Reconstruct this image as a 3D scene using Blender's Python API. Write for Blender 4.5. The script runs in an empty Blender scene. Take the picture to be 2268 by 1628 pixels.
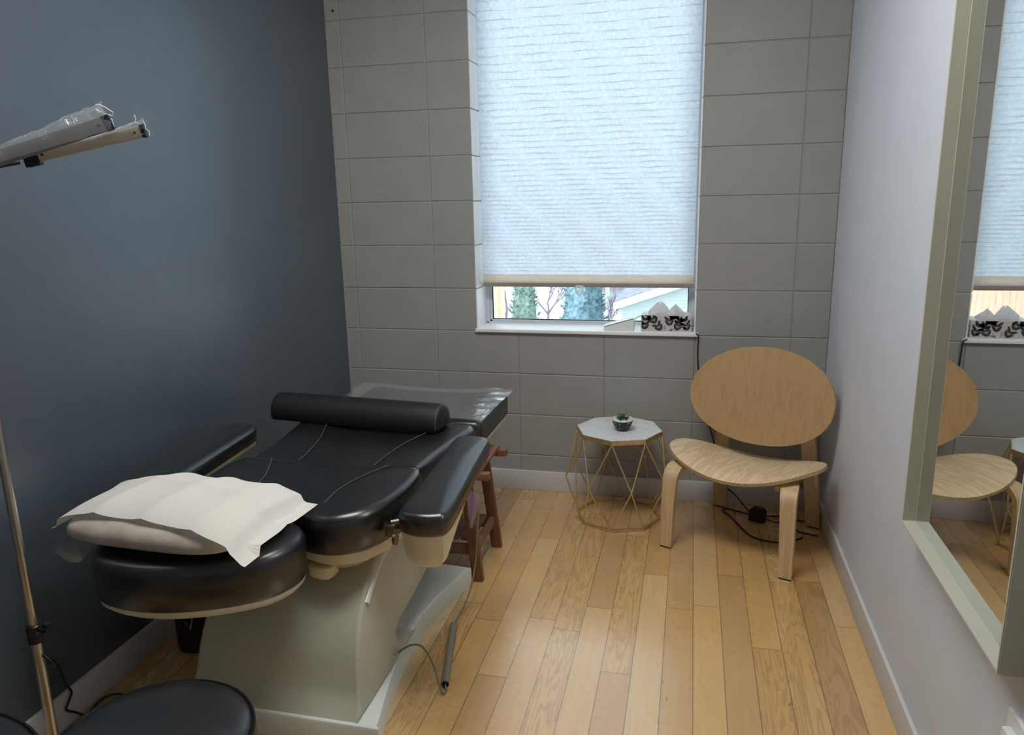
import bpy, bmesh, math, random
from mathutils import Vector, Matrix
random.seed(7)
PI = math.pi
COL = bpy.context.scene.collection
sc = bpy.context.scene

# ------------------------------------------------------------------ materials
def lin(c):
    return tuple(((x/255)/12.92 if x/255 <= .04045 else ((x/255+.055)/1.055)**2.4) for x in c) + (1,)
class NT:
    def __init__(s, name):
        s.m = bpy.data.materials.new(name); s.m.use_nodes = True
        s.t = s.m.node_tree; s.b = s.t.nodes['Principled BSDF']; s.out = s.t.nodes['Material Output']
    def n(s, typ, **kw):
        nd = s.t.nodes.new(typ)
        for k, v in kw.items(): setattr(nd, k, v)
        return nd
    def l(s, a, b): s.t.links.new(a, b)
    def math(s, op, a, b=None, c=None):
        nd = s.n('ShaderNodeMath', operation=op)
        for i, v in enumerate((a, b, c)):
            if v is None: continue
            if isinstance(v, (int, float)): nd.inputs[i].default_value = v
            else: s.l(v, nd.inputs[i])
        return nd.outputs[0]
    def coord(s, kind='Object'):
        return s.n('ShaderNodeTexCoord').outputs[kind]
    def mapping(s, vec, scale=(1,1,1), rot=(0,0,0)):
        m = s.n('ShaderNodeMapping'); m.inputs['Scale'].default_value = scale; m.inputs['Rotation'].default_value = rot
        s.l(vec, m.inputs['Vector']); return m.outputs[0]
    def noise(s, vec, scale=5, detail=2, rough=.5, dist=0):
        n = s.n('ShaderNodeTexNoise'); n.inputs['Scale'].default_value = scale; n.inputs['Detail'].default_value = detail
        n.inputs['Roughness'].default_value = rough; n.inputs['Distortion'].default_value = dist
        if vec is not None: s.l(vec, n.inputs['Vector'])
        return n.outputs['Fac']
    def ramp(s, fac, stops):
        r = s.n('ShaderNodeValToRGB'); e = r.color_ramp.elements
        while len(e) < len(stops): e.new(.5)
        for i, (p, c) in enumerate(stops): e[i].position = p; e[i].color = c
        s.l(fac, r.inputs[0]); return r.outputs[0]
    def bump(s, h, strength=.2, dist=.01):
        b = s.n('ShaderNodeBump'); b.inputs['Strength'].default_value = strength; b.inputs['Distance'].default_value = dist
        s.l(h, b.inputs['Height']); s.l(b.outputs[0], s.b.inputs['Normal']); return b
    def mix(s, fac, a, b, mode='MIX'):
        m = s.n('ShaderNodeMix', data_type='RGBA', blend_type=mode)
        if isinstance(fac, (int, float)): m.inputs[0].default_value = fac
        else: s.l(fac, m.inputs[0])
        for i, v in ((6, a), (7, b)):
            if isinstance(v, tuple): m.inputs[i].default_value = v
            else: s.l(v, m.inputs[i])
        return m.outputs[2]

def plain(name, rgb, rough=.5, metal=0, bump=0, bscale=200, var=.06, vscale=6, coat=0, spec=.5):
    t = NT(name); c = lin(rgb)
    v = t.coord()
    f = t.noise(v, vscale, 3)
    c2 = tuple(max(0, x*(1-var*2)) for x in c[:3]) + (1,); c3 = tuple(min(1, x*(1+var*2)) for x in c[:3]) + (1,)
    t.l(t.ramp(f, [(.3, c2), (.7, c3)]), t.b.inputs['Base Color'])
    t.b.inputs['Roughness'].default_value = rough; t.b.inputs['Metallic'].default_value = metal
    t.b.inputs['Specular IOR Level'].default_value = spec
    if coat: t.b.inputs['Coat Weight'].default_value = coat
    if bump: t.bump(t.noise(v, bscale, 4), bump, .002)
    return t.m

M = {}
M['block'] = plain('painted_block', (156,156,153), .55, bump=.5, bscale=260, var=.02)
M['white_paint'] = plain('white_paint', (240,243,244), .45, bump=.12, bscale=150, var=.01)
M['right_wall'] = plain('pale_wall_paint', (212,217,226), .55, bump=.25, bscale=220, var=.012)
M['ceiling'] = plain('ceiling_paint', (225,224,220), .8, var=.01)
M['trim'] = plain('trim_paint', (205,204,204), .4, var=.015)
M['frame_alu'] = plain('window_frame_paint', (206,212,220), .35, var=.01)
def slate():
    t = NT('slate_wall_paint'); v = t.coord()
    f = t.noise(v, 1.6, 4, .6)
    t.l(t.ramp(f, [(.3, lin((62,71,79))), (.7, lin((73,84,94)))]), t.b.inputs['Base Color'])
    r = t.noise(v, 2.2, 5, .6)
    mr = t.n('ShaderNodeMapRange'); t.l(r, mr.inputs[0]); mr.inputs[3].default_value = .32; mr.inputs[4].default_value = .42; t.b.inputs['Coat Weight'].default_value = .7; t.b.inputs['Coat Roughness'].default_value = .38; t.b.inputs['Coat IOR'].default_value = 1.9; t.b.inputs['Coat Tint'].default_value = (.9,.96,1,1)
    t.l(mr.outputs[0], t.b.inputs['Roughness'])
    t.bump(t.noise(v, 170, 4), .25, .002)
    return t.m
M['slate'] = slate()

def floor_mat():
    t = NT('oak_floor'); v = t.coord()
    sp = t.n('ShaderNodeSeparateXYZ'); t.l(v, sp.inputs[0]); x, y = sp.outputs[0], sp.outputs[1]
    W, L = .0913, .95
    xs = t.math('DIVIDE', t.math('SUBTRACT', x, .781), W)
    col = t.math('FLOOR', xs)
    wn = t.n('ShaderNodeTexWhiteNoise', noise_dimensions='1D'); t.l(col, wn.inputs['W'])
    ys = t.math('ADD', t.math('DIVIDE', y, L), t.math('MULTIPLY', wn.outputs['Value'], 7.3))
    row = t.math('FLOOR', ys)
    cb = t.n('ShaderNodeCombineXYZ'); t.l(col, cb.inputs[0]); t.l(row, cb.inputs[1])
    wp = t.n('ShaderNodeTexWhiteNoise', noise_dimensions='2D'); t.l(cb.outputs[0], wp.inputs['Vector'])
    tone = wp.outputs['Value']
    # grain coordinates: stretched along y, offset per plank
    off = t.n('ShaderNodeVectorMath', operation='SCALE'); t.l(wp.outputs['Color'], off.inputs[0]); off.inputs['Scale'].default_value = 31
    ad = t.n('ShaderNodeVectorMath', operation='ADD'); t.l(v, ad.inputs[0]); t.l(off.outputs[0], ad.inputs[1])
    mp = t.mapping(ad.outputs[0], (14, 1.6, 1))
    g1 = t.noise(mp, 1.0, 2, .5, 1.2)
    rings = t.math('SINE', t.math('MULTIPLY', g1, 60))
    fine = t.noise(t.mapping(ad.outputs[0], (110, 4, 1)), 1, 3, .6)
    base = t.ramp(tone, [(0, lin((206,160,100))), (.25, lin((220,174,110))), (.55, lin((232,188,120))), (.8, lin((238,202,140))), (1, lin((212,172,114)))])
    sel = t.math('LESS_THAN', t.math('FRACT', t.math('MULTIPLY', tone, 7.7)), .38)
    rmask = t.math('MULTIPLY', t.math('MULTIPLY', t.math('GREATER_THAN', rings, .35), sel), .34)
    c1 = t.mix(rmask, base, lin((142,104,66)))
    c2 = t.mix(t.math('MULTIPLY', fine, .36), c1, lin((140,100,62)))
    knots = t.noise(t.mapping(ad.outputs[0], (30, 12, 1)), 1, 2)
    c2 = t.mix(t.math('MULTIPLY', t.math('GREATER_THAN', knots, .765), .5), c2, lin((96,66,42)))
    # gaps
    fx = t.math('ABSOLUTE', t.math('SUBTRACT', t.math('FRACT', t.math('ADD', xs, .5)), .5))
    fy = t.math('ABSOLUTE', t.math('SUBTRACT', t.math('FRACT', t.math('ADD', ys, .5)), .5))
    gap = t.math('MAXIMUM', t.math('LESS_THAN', fx, .0135), t.math('LESS_THAN', fy, .0014))
    c3 = t.mix(t.math('MULTIPLY', gap, .75), c2, lin((78,52,30)))
    t.l(c3, t.b.inputs['Base Color'])
    rr = t.noise(v, 7, 3, .5)
    mr = t.n('ShaderNodeMapRange'); t.l(rr, mr.inputs[0]); mr.inputs[3].default_value = .24; mr.inputs[4].default_value = .31
    t.l(mr.outputs[0], t.b.inputs['Roughness'])
    t.b.inputs['Specular IOR Level'].default_value = .6; t.b.inputs['Coat Weight'].default_value = 1; t.b.inputs['Coat Roughness'].default_value = .21; t.b.inputs['Coat IOR'].default_value = 1.95
    h = t.math('SUBTRACT', t.math('MULTIPLY', fine, .12), gap)
    t.bump(h, .3, .0015)
    return t.m
M['floor'] = floor_mat()

def wood(name, c1, c2, axis=2, sc=1, rough=.45, ringy=38, contrast=.6):
    t = NT(name); v = t.coord()
    s = [26*sc]*3; s[axis] = 1.5*sc
    g = t.noise(t.mapping(v, tuple(s)), 1, 3, .55, .5)
    r = t.math('SINE', t.math('MULTIPLY', g, ringy))
    s2 = [170*sc]*3; s2[axis] = 5*sc
    f = t.noise(t.mapping(v, tuple(s2)), 1, 4, .6)
    k = t.math('ADD', t.math('MULTIPLY', t.math('ADD', r, 1), .25*contrast), t.math('MULTIPLY', f, contrast))
    t.l(t.ramp(k, [(.15, lin(c2)), (.75, lin(c1))]), t.b.inputs['Base Color'])
    t.b.inputs['Roughness'].default_value = rough
    t.bump(f, .15, .001)
    return t.m
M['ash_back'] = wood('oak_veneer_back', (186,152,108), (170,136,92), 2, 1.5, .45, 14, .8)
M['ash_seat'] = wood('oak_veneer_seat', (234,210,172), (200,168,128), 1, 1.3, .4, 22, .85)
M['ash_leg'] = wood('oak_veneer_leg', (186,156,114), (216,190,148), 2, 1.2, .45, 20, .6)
M['ply_edge'] = wood('ply_edge', (150,130,90), (196,176,134), 0, 1.5, .6)
M['brown_wood'] = wood('brown_stained_wood', (98,62,42), (140,94,64), 2, 1.4, .45)
M['brown_wood_y'] = wood('brown_stained_wood_slat', (104,70,54), (146,104,84), 1, 1.4, .45)

def leather():
    t = NT('black_leather'); v = t.coord()
    f = t.noise(v, 14, 4, .65)
    t.l(t.ramp(f, [(.35, lin((16,17,19))), (.75, lin((27,29,32)))]), t.b.inputs['Base Color'])
    mr = t.n('ShaderNodeMapRange'); t.l(t.noise(v, 12, 2, .5), mr.inputs[0]); mr.inputs[3].default_value = .29; mr.inputs[4].default_value = .36; t.b.inputs['Specular IOR Level'].default_value = .95
    t.l(mr.outputs[0], t.b.inputs['Roughness'])
    t.bump(t.noise(v, 10, 2), .12, .006)
    return t.m
M['leather'] = leather()
M['matte_leather'] = plain('matte_black_upholstery', (17,18,21), .6, bump=.3, bscale=300)
M['seam'] = plain('grey_stitching', (78,80,84), .6)
M['black_seam'] = plain('black_piping', (20,21,24), .22)
M['cream'] = plain('cream_plastic', (222,212,176), .35, bump=.04, bscale=30, var=.05, vscale=9)
M['plate_white'] = plain('white_laminate', (214,208,194), .4)
M['base_grey'] = plain('grey_green_base_enamel', (182,183,165), .32, bump=.05, bscale=90, var=.03, vscale=5)
M['base_light'] = plain('pale_base_enamel', (216,222,214), .25, bump=.05, bscale=60, var=.025)
M['steel'] = plain('brushed_steel', (190,186,178), .28, 1)
M['dark_steel'] = plain('dull_steel', (120,110,96), .35, 1)
M['dark_metal'] = plain('dark_metal', (52,54,58), .4, .7)
M['black_plastic'] = plain('black_plastic', (14,14,16), .4)
M['brass'] = plain('brushed_brass', (206,184,132), .4, .7, var=.08, vscale=30)
M['lamp_grey'] = plain('grey_lamp_body', (96,94,94), .42, .3)
M['lamp_beige'] = plain('pale_lamp_body', (205,192,170), .4)
M['cable_grey'] = plain('grey_green_cable', (128,124,106), .5)
M['black_cable'] = plain('black_cable', (12,11,13), .45)
M['brown_cable'] = plain('dark_brown_cable', (44,24,22), .5)
M['white_plastic'] = plain('white_plastic', (226,228,226), .35, var=.01)
M['grey_plastic'] = plain('grey_plastic', (170,172,168), .35)
M['pink'] = plain('lilac_wrap', (196,170,186), .5, bump=.3, bscale=90)
M['pot_dark'] = plain('dark_blue_ceramic', (34,37,50), .45)
M['pot_white'] = plain('white_ceramic', (226,224,218), .5)
M['pebble'] = plain('white_pebbles', (225,223,214), .7, bump=.8, bscale=120)
def marble():
    t = NT('white_marble'); v = t.coord()
    a = t.noise(v, 16, 6, .7, 1.5); 
    t.l(t.ramp(a, [(.25, lin((176,184,190))), (.42, lin((218,222,224))), (.7, lin((236,236,234)))]), t.b.inputs['Base Color'])
    t.b.inputs['Roughness'].default_value = .22
    return t.m
M['marble'] = marble()
def leafm():
    t = NT('succulent_leaf'); v = t.coord('Generated')
    sp = t.n('ShaderNodeSeparateXYZ'); t.l(v, sp.inputs[0])
    t.l(t.ramp(sp.outputs[2], [(.0, lin((34,66,48))), (.75, lin((72,116,82))), (1, lin((176,198,168)))]), t.b.inputs['Base Color'])
    t.b.inputs['Roughness'].default_value = .5
    return t.m
M['succulent'] = leafm()
def translucent(name, rgb, tr=.5, rough=.8, bumpf=None):
    t = NT(name)
    d = t.n('ShaderNodeBsdfDiffuse'); s = t.n('ShaderNodeBsdfTranslucent'); m = t.n('ShaderNodeMixShader')
    c = lin(rgb)
    d.inputs[0].default_value = c; s.inputs[0].default_value = c; m.inputs[0].default_value = tr
    t.l(d.outputs[0], m.inputs[1]); t.l(s.outputs[0], m.inputs[2]); t.l(m.outputs[0], t.out.inputs[0])
    if bumpf: bumpf(t, d, s)
    return t, d, s
def blindf(t, d, s):
    v = t.coord(); f = t.noise(v, 70, 5, .75)
    sp = t.n('ShaderNodeSeparateXYZ'); t.l(v, sp.inputs[0])
    c = t.ramp(f, [(.3, lin((212,224,236))), (.7, lin((244,248,252)))])
    t.l(c, d.inputs[0]); t.l(c, s.inputs[0])
M['blind'] = translucent('cellular_blind_fabric', (215,224,235), .85, bumpf=blindf)[0].m
M['blind_warm'] = translucent('cellular_blind_stack_fabric', (236,226,214), .6)[0].m
M['rail'] = plain('beige_blind_rail', (150,142,134), .5)
def paperf(t, d, s):
    v = t.coord('Generated')
    w = t.n('ShaderNodeTexWave', bands_direction='Y'); w.inputs['Scale'].default_value = 40; w.inputs['Distortion'].default_value = .3
    t.l(t.mapping(v, (1,1,0)), w.inputs['Vector'])
    b = t.n('ShaderNodeBump'); b.inputs['Strength'].default_value = .35; b.inputs['Distance'].default_value = .002
    t.l(w.outputs['Fac'], b.inputs['Height']); t.l(b.outputs[0], d.inputs['Normal'])
M['paper'] = translucent('white_paper_towel', (236,234,226), .2, bumpf=paperf)[0].m
M['tissue'] = translucent('white_tissue', (238,240,240), .35)[0].m
M['pillow'] = plain('white_pillow_cloth', (196,188,174), .45, bump=.5, bscale=45, var=.08, vscale=20, coat=.3)
def film(name, amt=.16, col=(.86,.9,.96,1), bs=16, haze=.1):
    t = NT(name); v = t.coord()
    tr = t.n('ShaderNodeBsdfTransparent'); gl = t.n('ShaderNodeBsdfGlossy'); df = t.n('ShaderNodeBsdfDiffuse')
    gl.inputs['Roughness'].default_value = .12; gl.inputs[0].default_value = (1,1,1,1); df.inputs[0].default_value = col
    b = t.n('ShaderNodeBump'); b.inputs['Strength'].default_value = .6; b.inputs['Distance'].default_value = .01
    t.l(t.noise(v, bs, 5, .6, 1.0), b.inputs['Height']); t.l(b.outputs[0], gl.inputs['Normal'])
    m1 = t.n('ShaderNodeMixShader'); m2 = t.n('ShaderNodeMixShader')
    lw = t.n('ShaderNodeLayerWeight'); lw.inputs[0].default_value = .35
    t.l(t.math('ADD', t.math('MULTIPLY', lw.outputs['Facing'], .35), amt), m1.inputs[0])
    t.l(tr.outputs[0], m1.inputs[1]); t.l(gl.outputs[0], m1.inputs[2])
    m2.inputs[0].default_value = haze
    t.l(m1.outputs[0], m2.inputs[1]); t.l(df.outputs[0], m2.inputs[2]); t.l(m2.outputs[0], t.out.inputs[0])
    return t.m
M['film'] = film('clear_plastic_film', .20, haze=.06, bs=14)
M['film_thin'] = film('clear_plastic_wrap', .06, haze=.10, bs=30)
def glass():
    t = NT('window_glass')
    tr = t.n('ShaderNodeBsdfTransparent'); gl = t.n('ShaderNodeBsdfGlossy'); m = t.n('ShaderNodeMixShader')
    tr.inputs[0].default_value = (.94,.97,.97,1); gl.inputs['Roughness'].default_value = .02
    fr = t.n('ShaderNodeFresnel'); fr.inputs[0].default_value = 1.45
    t.l(fr.outputs[0], m.inputs[0]); t.l(tr.outputs[0], m.inputs[1]); t.l(gl.outputs[0], m.inputs[2]); t.l(m.outputs[0], t.out.inputs[0])
    return t.m
M['glass'] = glass()
M['mirror'] = plain('mirror_glass', (225,228,226), .015, 1, var=0)
M['mirror_frame'] = plain('grey_green_mirror_frame', (176,176,160), .4, var=.01)
M['mirror_lip'] = plain('pale_mirror_lip', (206,204,196), .4, var=.01)
# outdoors
M['snow'] = plain('snow', (232,236,240), .8, bump=.5, bscale=6, var=.02, vscale=.6)
M['conifer'] = plain('conifer_green', (136,160,148), .8, var=.2, vscale=9)
M['conifer_blue'] = plain('conifer_blue_green', (134,164,174), .8, var=.2, vscale=9)
M['bark'] = plain('bare_bark', (132,120,130), .8, var=.15)
M['twig_red'] = plain('reddish_twigs', (168,146,164), .8, var=.12)
M['fence'] = wood('cedar_fence', (212,166,138), (232,196,168), 2, .3, .7)
M['siding'] = plain('white_siding', (176,186,184), .6, var=.02)
M['fascia'] = plain('white_fascia', (226,230,228), .6, var=.01)
M['shingle'] = plain('frosted_shingles', (136,140,158), .8, bump=.8, bscale=30, var=.2, vscale=5)
M['brick_red'] = plain('reddish_far_roof', (140,114,122), .8, var=.15)
def tissuebox():
    return plain('tissue_box_card', (196,192,188), .5, var=.03)
M['tbox'] = tissuebox()
M['leafprint'] = plain('printed_leaf_dark', (58,54,60), .5)
M['leafprint2'] = plain('printed_leaf_grey', (150,146,150), .5)
M['lamp_diffuser'] = NT('ceiling_lamp_diffuser').m  # glow of the added ceiling panel that fills the room with light
_t = M['lamp_diffuser'].node_tree; _b = _t.nodes['Principled BSDF']
_b.inputs['Base Color'].default_value = (.9,.9,.88,1); _b.inputs['Emission Color'].default_value = (1,.985,.96,1); _b.inputs['Emission Strength'].default_value = 5.8

# ------------------------------------------------------------------ mesh helpers
def finish(name, bm, mat, parent=None, smooth=True, recalc=True, ang=35):
    if recalc: bmesh.ops.recalc_face_normals(bm, faces=bm.faces)
    me = bpy.data.meshes.new(name); bm.to_mesh(me); bm.free()
    mats = mat if isinstance(mat, (list, tuple)) else [mat]
    for m in mats: me.materials.append(M[m] if isinstance(m, str) else m)
    if smooth:
        me.polygons.foreach_set('use_smooth', [True]*len(me.polygons))
        me.set_sharp_from_angle(angle=math.radians(ang))
    o = bpy.data.objects.new(name, me); COL.objects.link(o)
    if parent is not None: o.parent = parent
    return o
def tag(o, label=None, cat=None, group=None, kind=None):
    for k, v in (('label', label), ('category', cat), ('group', group), ('kind', kind)):
        if v: o[k] = v
    return o
def empty(name, loc, label, cat, rz=0, group=None):
    o = bpy.data.objects.new(name, None); COL.objects.link(o); o.location = loc; o.rotation_euler = (0,0,rz)
    o.empty_display_size = .1
    return tag(o, label, cat, group)
def struct(o): o['kind'] = 'structure'; return o
def add_box(bm, lo, hi, bev=0, mi=0, seg=2, mat=None):
    r = bmesh.ops.create_cube(bm, size=1)
    vs = r['verts']
    for v in vs:
        v.co = Vector([lo[i] + (v.co[i]+.5)*(hi[i]-lo[i]) for i in range(3)])
    fs = set(f for v in vs for f in v.link_faces)
    if bev > 0:
        es = list(set(e for v in vs for e in v.link_edges))
        r2 = bmesh.ops.bevel(bm, geom=es, offset=bev, segments=seg, profile=.6, affect='EDGES')
        fs = set(r2['faces']) | set(f for f in fs if f.is_valid)
        vs = list(set(v for f in fs for v in f.verts))
    for f in fs: f.material_index = mi
    if mat is not None:
        for v in vs: v.co = mat @ v.co
    return vs
def box(name, lo, hi, mat, parent=None, bev=0.0, seg=2):
    bm = bmesh.new(); add_box(bm, lo, hi, bev, seg=seg); return finish(name, bm, mat, parent)
def catmull(pts, n=8, closed=False):
    pts = [Vector(p) for p in pts]; out = []
    N = len(pts); rng = range(N if closed else N-1)
    for i in rng:
        if closed: a, b, c, d = pts[(i-1)%N], pts[i], pts[(i+1)%N], pts[(i+2)%N]
        else: a, b, c, d = pts[max(i-1,0)], pts[i], pts[i+1], pts[min(i+2,N-1)]
        for k in range(n):
            t = k/n
            out.append(.5*((2*b) + (c-a)*t + (2*a-5*b+4*c-d)*t*t + (3*b-a-3*c+d)*t**3))
    if not closed: out.append(pts[-1])
    return out
def add_tube(bm, pts, r, seg=10, closed=False, mi=0, caps=True):
    pts = [Vector(p) for p in pts]; N = len(pts); rings = []
    rr = r if isinstance(r, (list, tuple)) else [r]*N
    prev = None
    for i in range(N):
        if closed: d = (pts[(i+1)%N]-pts[i-1])
        else: d = pts[min(i+1,N-1)]-pts[max(i-1,0)]
        d.normalize()
        if prev is None:
            up = Vector((0,0,1)) if abs(d.z) < .9 else Vector((1,0,0))
            u = d.cross(up).normalized()
        else:
            u = (prev - d*prev.dot(d)).normalized()
        prev = u; w = d.cross(u)
        rings.append([bm.verts.new(pts[i] + (u*math.cos(2*PI*k/seg)+w*math.sin(2*PI*k/seg))*rr[i]) for k in range(seg)])
    for i in range(N if closed else N-1):
        a, b = rings[i], rings[(i+1)%N]
        for k in range(seg):
            f = bm.faces.new((a[k], a[(k+1)%seg], b[(k+1)%seg], b[k])); f.material_index = mi
    if caps and not closed:
        bm.faces.new(rings[0]).material_index = mi; bm.faces.new(rings[-1][::-1]).material_index = mi
def tube(name, pts, r, mat, parent=None, seg=10, smoothn=0, closed=False):
    bm = bmesh.new()
    if smoothn: pts = catmull(pts, smoothn, closed)
    add_tube(bm, pts, r, seg, closed); return finish(name, bm, mat, parent, ang=50)
def add_lathe(bm, prof, c=(0,0), seg=32, mi=0, capt=True, capb=True):
    rings = []
    for r, z in prof:
        rings.append([bm.verts.new((c[0]+r*math.cos(2*PI*k/seg), c[1]+r*math.sin(2*PI*k/seg), z)) for k in range(seg)])
    for a, b in zip(rings, rings[1:]):
        for k in range(seg): bm.faces.new((a[k], a[(k+1)%seg], b[(k+1)%seg], b[k])).material_index = mi
    if capb: bm.faces.new(rings[0][::-1]).material_index = mi
    if capt: bm.faces.new(rings[-1]).material_index = mi
def lathe(name, prof, c, mat, parent=None, seg=40, ang=35):
    bm = bmesh.new(); add_lathe(bm, prof, c, seg); return finish(name, bm, mat, parent, ang=ang)
def offset2(ol, d):
    N = len(ol); out = []
    for i in range(N):
        t = (ol[(i+1)%N]-ol[i-1]); n = Vector((-t.y, t.x)); 
        if n.length > 0: n.normalize()
        out.append(ol[i] + n*d)          # ccw: n points inward
    return out
def smooth_outline(pts, n=6):
    c = catmull([(p[0], p[1], 0) for p in pts], n, True)
    ol = [Vector((p.x, p.y)) for p in c]
    A = sum(ol[i-1].x*ol[i].y - ol[i].x*ol[i-1].y for i in range(len(ol)))
    return ol if A > 0 else ol[::-1]
def cushion(name, ol, z0, z1, mat, parent, r=.02, crown=.012, rb=.006, taper=0., zf=None, capn=6):
    """upholstered pad on outline ol: rounded top rim, slight crown; zf(x,y) adds height"""
    zf = zf or (lambda x, y: 0)
    bm = bmesh.new(); rings = []
    lay = [(taper+rb, z0), (taper, z0+rb)]
    lay += [(0, z0+(z1-z0)*.5), (-.002, z1-r)]
    for k in range(1, 6):
        a = PI/2*k/5; lay.append((r*(1-math.cos(a)), z1-r+r*math.sin(a)))
    for d, z in lay:
        o2 = offset2(ol, d)
        rings.append([bm.verts.new((p.x, p.y, z+zf(p.x, p.y))) for p in o2])
    last = offset2(ol, r); c = sum(last, Vector((0,0)))/len(last)
    for k in range(1, capn):
        s = 1-k/capn
        rings.append([bm.verts.new((c.x+(p.x-c.x)*s, c.y+(p.y-c.y)*s, z1+crown*(1-s**2.5)+zf(c.x+(p.x-c.x)*s, c.y+(p.y-c.y)*s))) for p in last])
    for a, b in zip(rings, rings[1:]):
        for i in range(len(a)): bm.faces.new((a[i], a[(i+1)%len(a)], b[(i+1)%len(a)], b[i]))
    cv = bm.verts.new((c.x, c.y, z1+crown+zf(c.x, c.y))); l = rings[-1]
    for i in range(len(l)): bm.faces.new((l[i], l[(i+1)%len(l)], cv))
    bm.faces.new(rings[0][::-1])
    return finish(name, bm, mat, parent, ang=55)
def rim_tube(name, ol, d, z, r, mat, parent, zf=None):
    zf = zf or (lambda x, y: 0)
    o2 = offset2(ol, d); return tube(name, [(p.x, p.y, z+zf(p.x, p.y)) for p in o2], r, mat, parent, seg=6, closed=True)
def prism(name, poly, axis, a, b, mat, parent=None, bev=0):
    """extrude 2D polygon; axis 0: poly=(y,z) along x; 1: (x,z) along y; 2: (x,y) along z"""
    bm = bmesh.new()
    def mk(p, t):
        return {0: (t, p[0], p[1]), 1: (p[0], t, p[1]), 2: (p[0], p[1], t)}[axis]
    A = [bm.verts.new(mk(p, a)) for p in poly]; B = [bm.verts.new(mk(p, b)) for p in poly]
    n = len(poly)
    for i in range(n): bm.faces.new((A[i], A[(i+1)%n], B[(i+1)%n], B[i]))
    bm.faces.new(A[::-1]); bm.faces.new(B)
    if bev: bmesh.ops.bevel(bm, geom=list(bm.edges), offset=bev, segments=2, profile=.6, affect='EDGES')
    return finish(name, bm, mat, parent)

# ------------------------------------------------------------------ room shell
XL, XR, YF, ZC = -.472, 1.779, -4.9, 2.75
WX0, WX1, WZ0, WZ1 = .2032, 1.2192, .785, 2.412
T = .26
def wall_back():
    bm = bmesh.new(); g = .0035
    # masonry body around the opening (front at y=g)
    for lo, hi in (((XL-.12, g, -.05), (WX0, T, ZC)), ((WX1, g, -.05), (XR+.12, T, ZC)), ((WX0, g, -.05), (WX1, T, WZ0)), ((WX0, g, WZ1), (WX1, T, ZC))):
        add_box(bm, lo, hi)
    # blocks
    H, B = .2032, .4064; j = .0035
    zs = [.7866 + H*k for k in range(-4, 11)]
    for z in zs:
        for k in range(-2, 6):
            x0, x1 = B*k, B*(k+1)
            z0, z1 = max(z, 0), min(z+H, ZC)
            if z1 <= z0: continue
            a, b = max(x0, XL), min(x1, XR)
            if b-a < .02: continue
            segs = [(a, b)]
            if z+H/2 > .7866 and z+H/2 < WZ1:
                segs = []
                if a < WX0: segs.append((a, min(b, WX0+.002)))
                if b > WX1: segs.append((max(a, WX1-.002), b))
            for (p, q) in segs:
                if q-p < .01: continue
                w = random.uniform(-.0006, .0006)
                A = [(p+j*.4, g), (p+j, w), (q-j, w), (q-j*.4, g)]
                o = [(p+j*.3, z0+j*.3), (q-j*.3, z0+j*.3), (q-j*.3, z1-j*.3), (p+j*.3, z1-j*.3)]
                i = [(p+j*1.25, z0+j*1.25), (q-j*1.25, z0+j*1.25), (q-j*1.25, z1-j*1.25), (p+j*1.25, z1-j*1.25)]
                ov = [bm.verts.new((x, g, zz)) for x, zz in o]; iv = [bm.verts.new((x, w, zz)) for x, zz in i]
                for n in range(4): bm.faces.new((ov[n], ov[(n+1)%4], iv[(n+1)%4], iv[n]))
                bm.faces.new(iv)
    return struct(finish('wall_back', bm, 'block', recalc=False))
wb = wall_back()
# make the block faces look into the room
me = wb.data
bmx = bmesh.new(); bmx.from_mesh(me)
for f in bmx.faces:
    c = f.calc_center_median()
    if c.y < .004 and f.normal.y > 0: f.normal_flip()
bmx.to_mesh(me); bmx.free()
def reveal(name, x0, x1):
    bm = bmesh.new(); n = 9; 
    zz = WZ0
    while zz < WZ1-.01:
        z1 = min(zz+.2032, WZ1)
        add_box(bm, (x0, .002, zz+.002), (x1, .165, z1-.002), .003)
        zz = z1
    return struct(finish(name, bm, 'white_paint'))
reveal('trim_1', WX0-.001, WX0+.006); reveal('trim_2', WX1-.006, WX1+.001)
struct(box('wall_left', (XL-.12, YF-.12, -.05), (XL, 0, ZC), 'slate'))
struct(box('wall_right', (XR, YF-.12, -.05), (XR+.12, 0, ZC), 'right_wall'))
struct(box('wall_front', (XL, YF-.12, -.05), (XR, YF, ZC), 'right_wall'))
struct(box('floor', (XL-.02, YF-.02, -.05), (XR+.02, .01, 0), 'floor'))
struct(box('ceiling', (XL-.12, YF-.12, ZC), (XR+.12, T, ZC+.1), 'ceiling'))
def baseboard(name, pts):
    # profile height .0975 thick .013 with eased top; pts: (lo, hi)
    return struct(box(name, pts[0], pts[1], 'trim', bev=.004))
baseboard('baseboard_back', ((XL+.013, -.013, 0), (XR-.013, .004, .0975)))
baseboard('baseboard_right', ((XR-.013, YF, 0), (XR, 0, .0975)))
baseboard('baseboard_left', ((XL, YF, 0), (XL+.013, 0, .0975)))
baseboard('baseboard_front', ((XL+.013, YF, 0), (XR-.013, YF+.013, .0975)))
# ragged pale paint edge strip in the back left corner
bm = bmesh.new(); z = 0.1
while z < ZC-.02:
    w = random.uniform(.004, .008); add_box(bm, (XL-.001, -.003-w*.3, z), (XL+w, .003, min(z+.05, ZC-.01)), .001); z += .05
struct(finish('trim_3', bm, 'block'))

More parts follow.
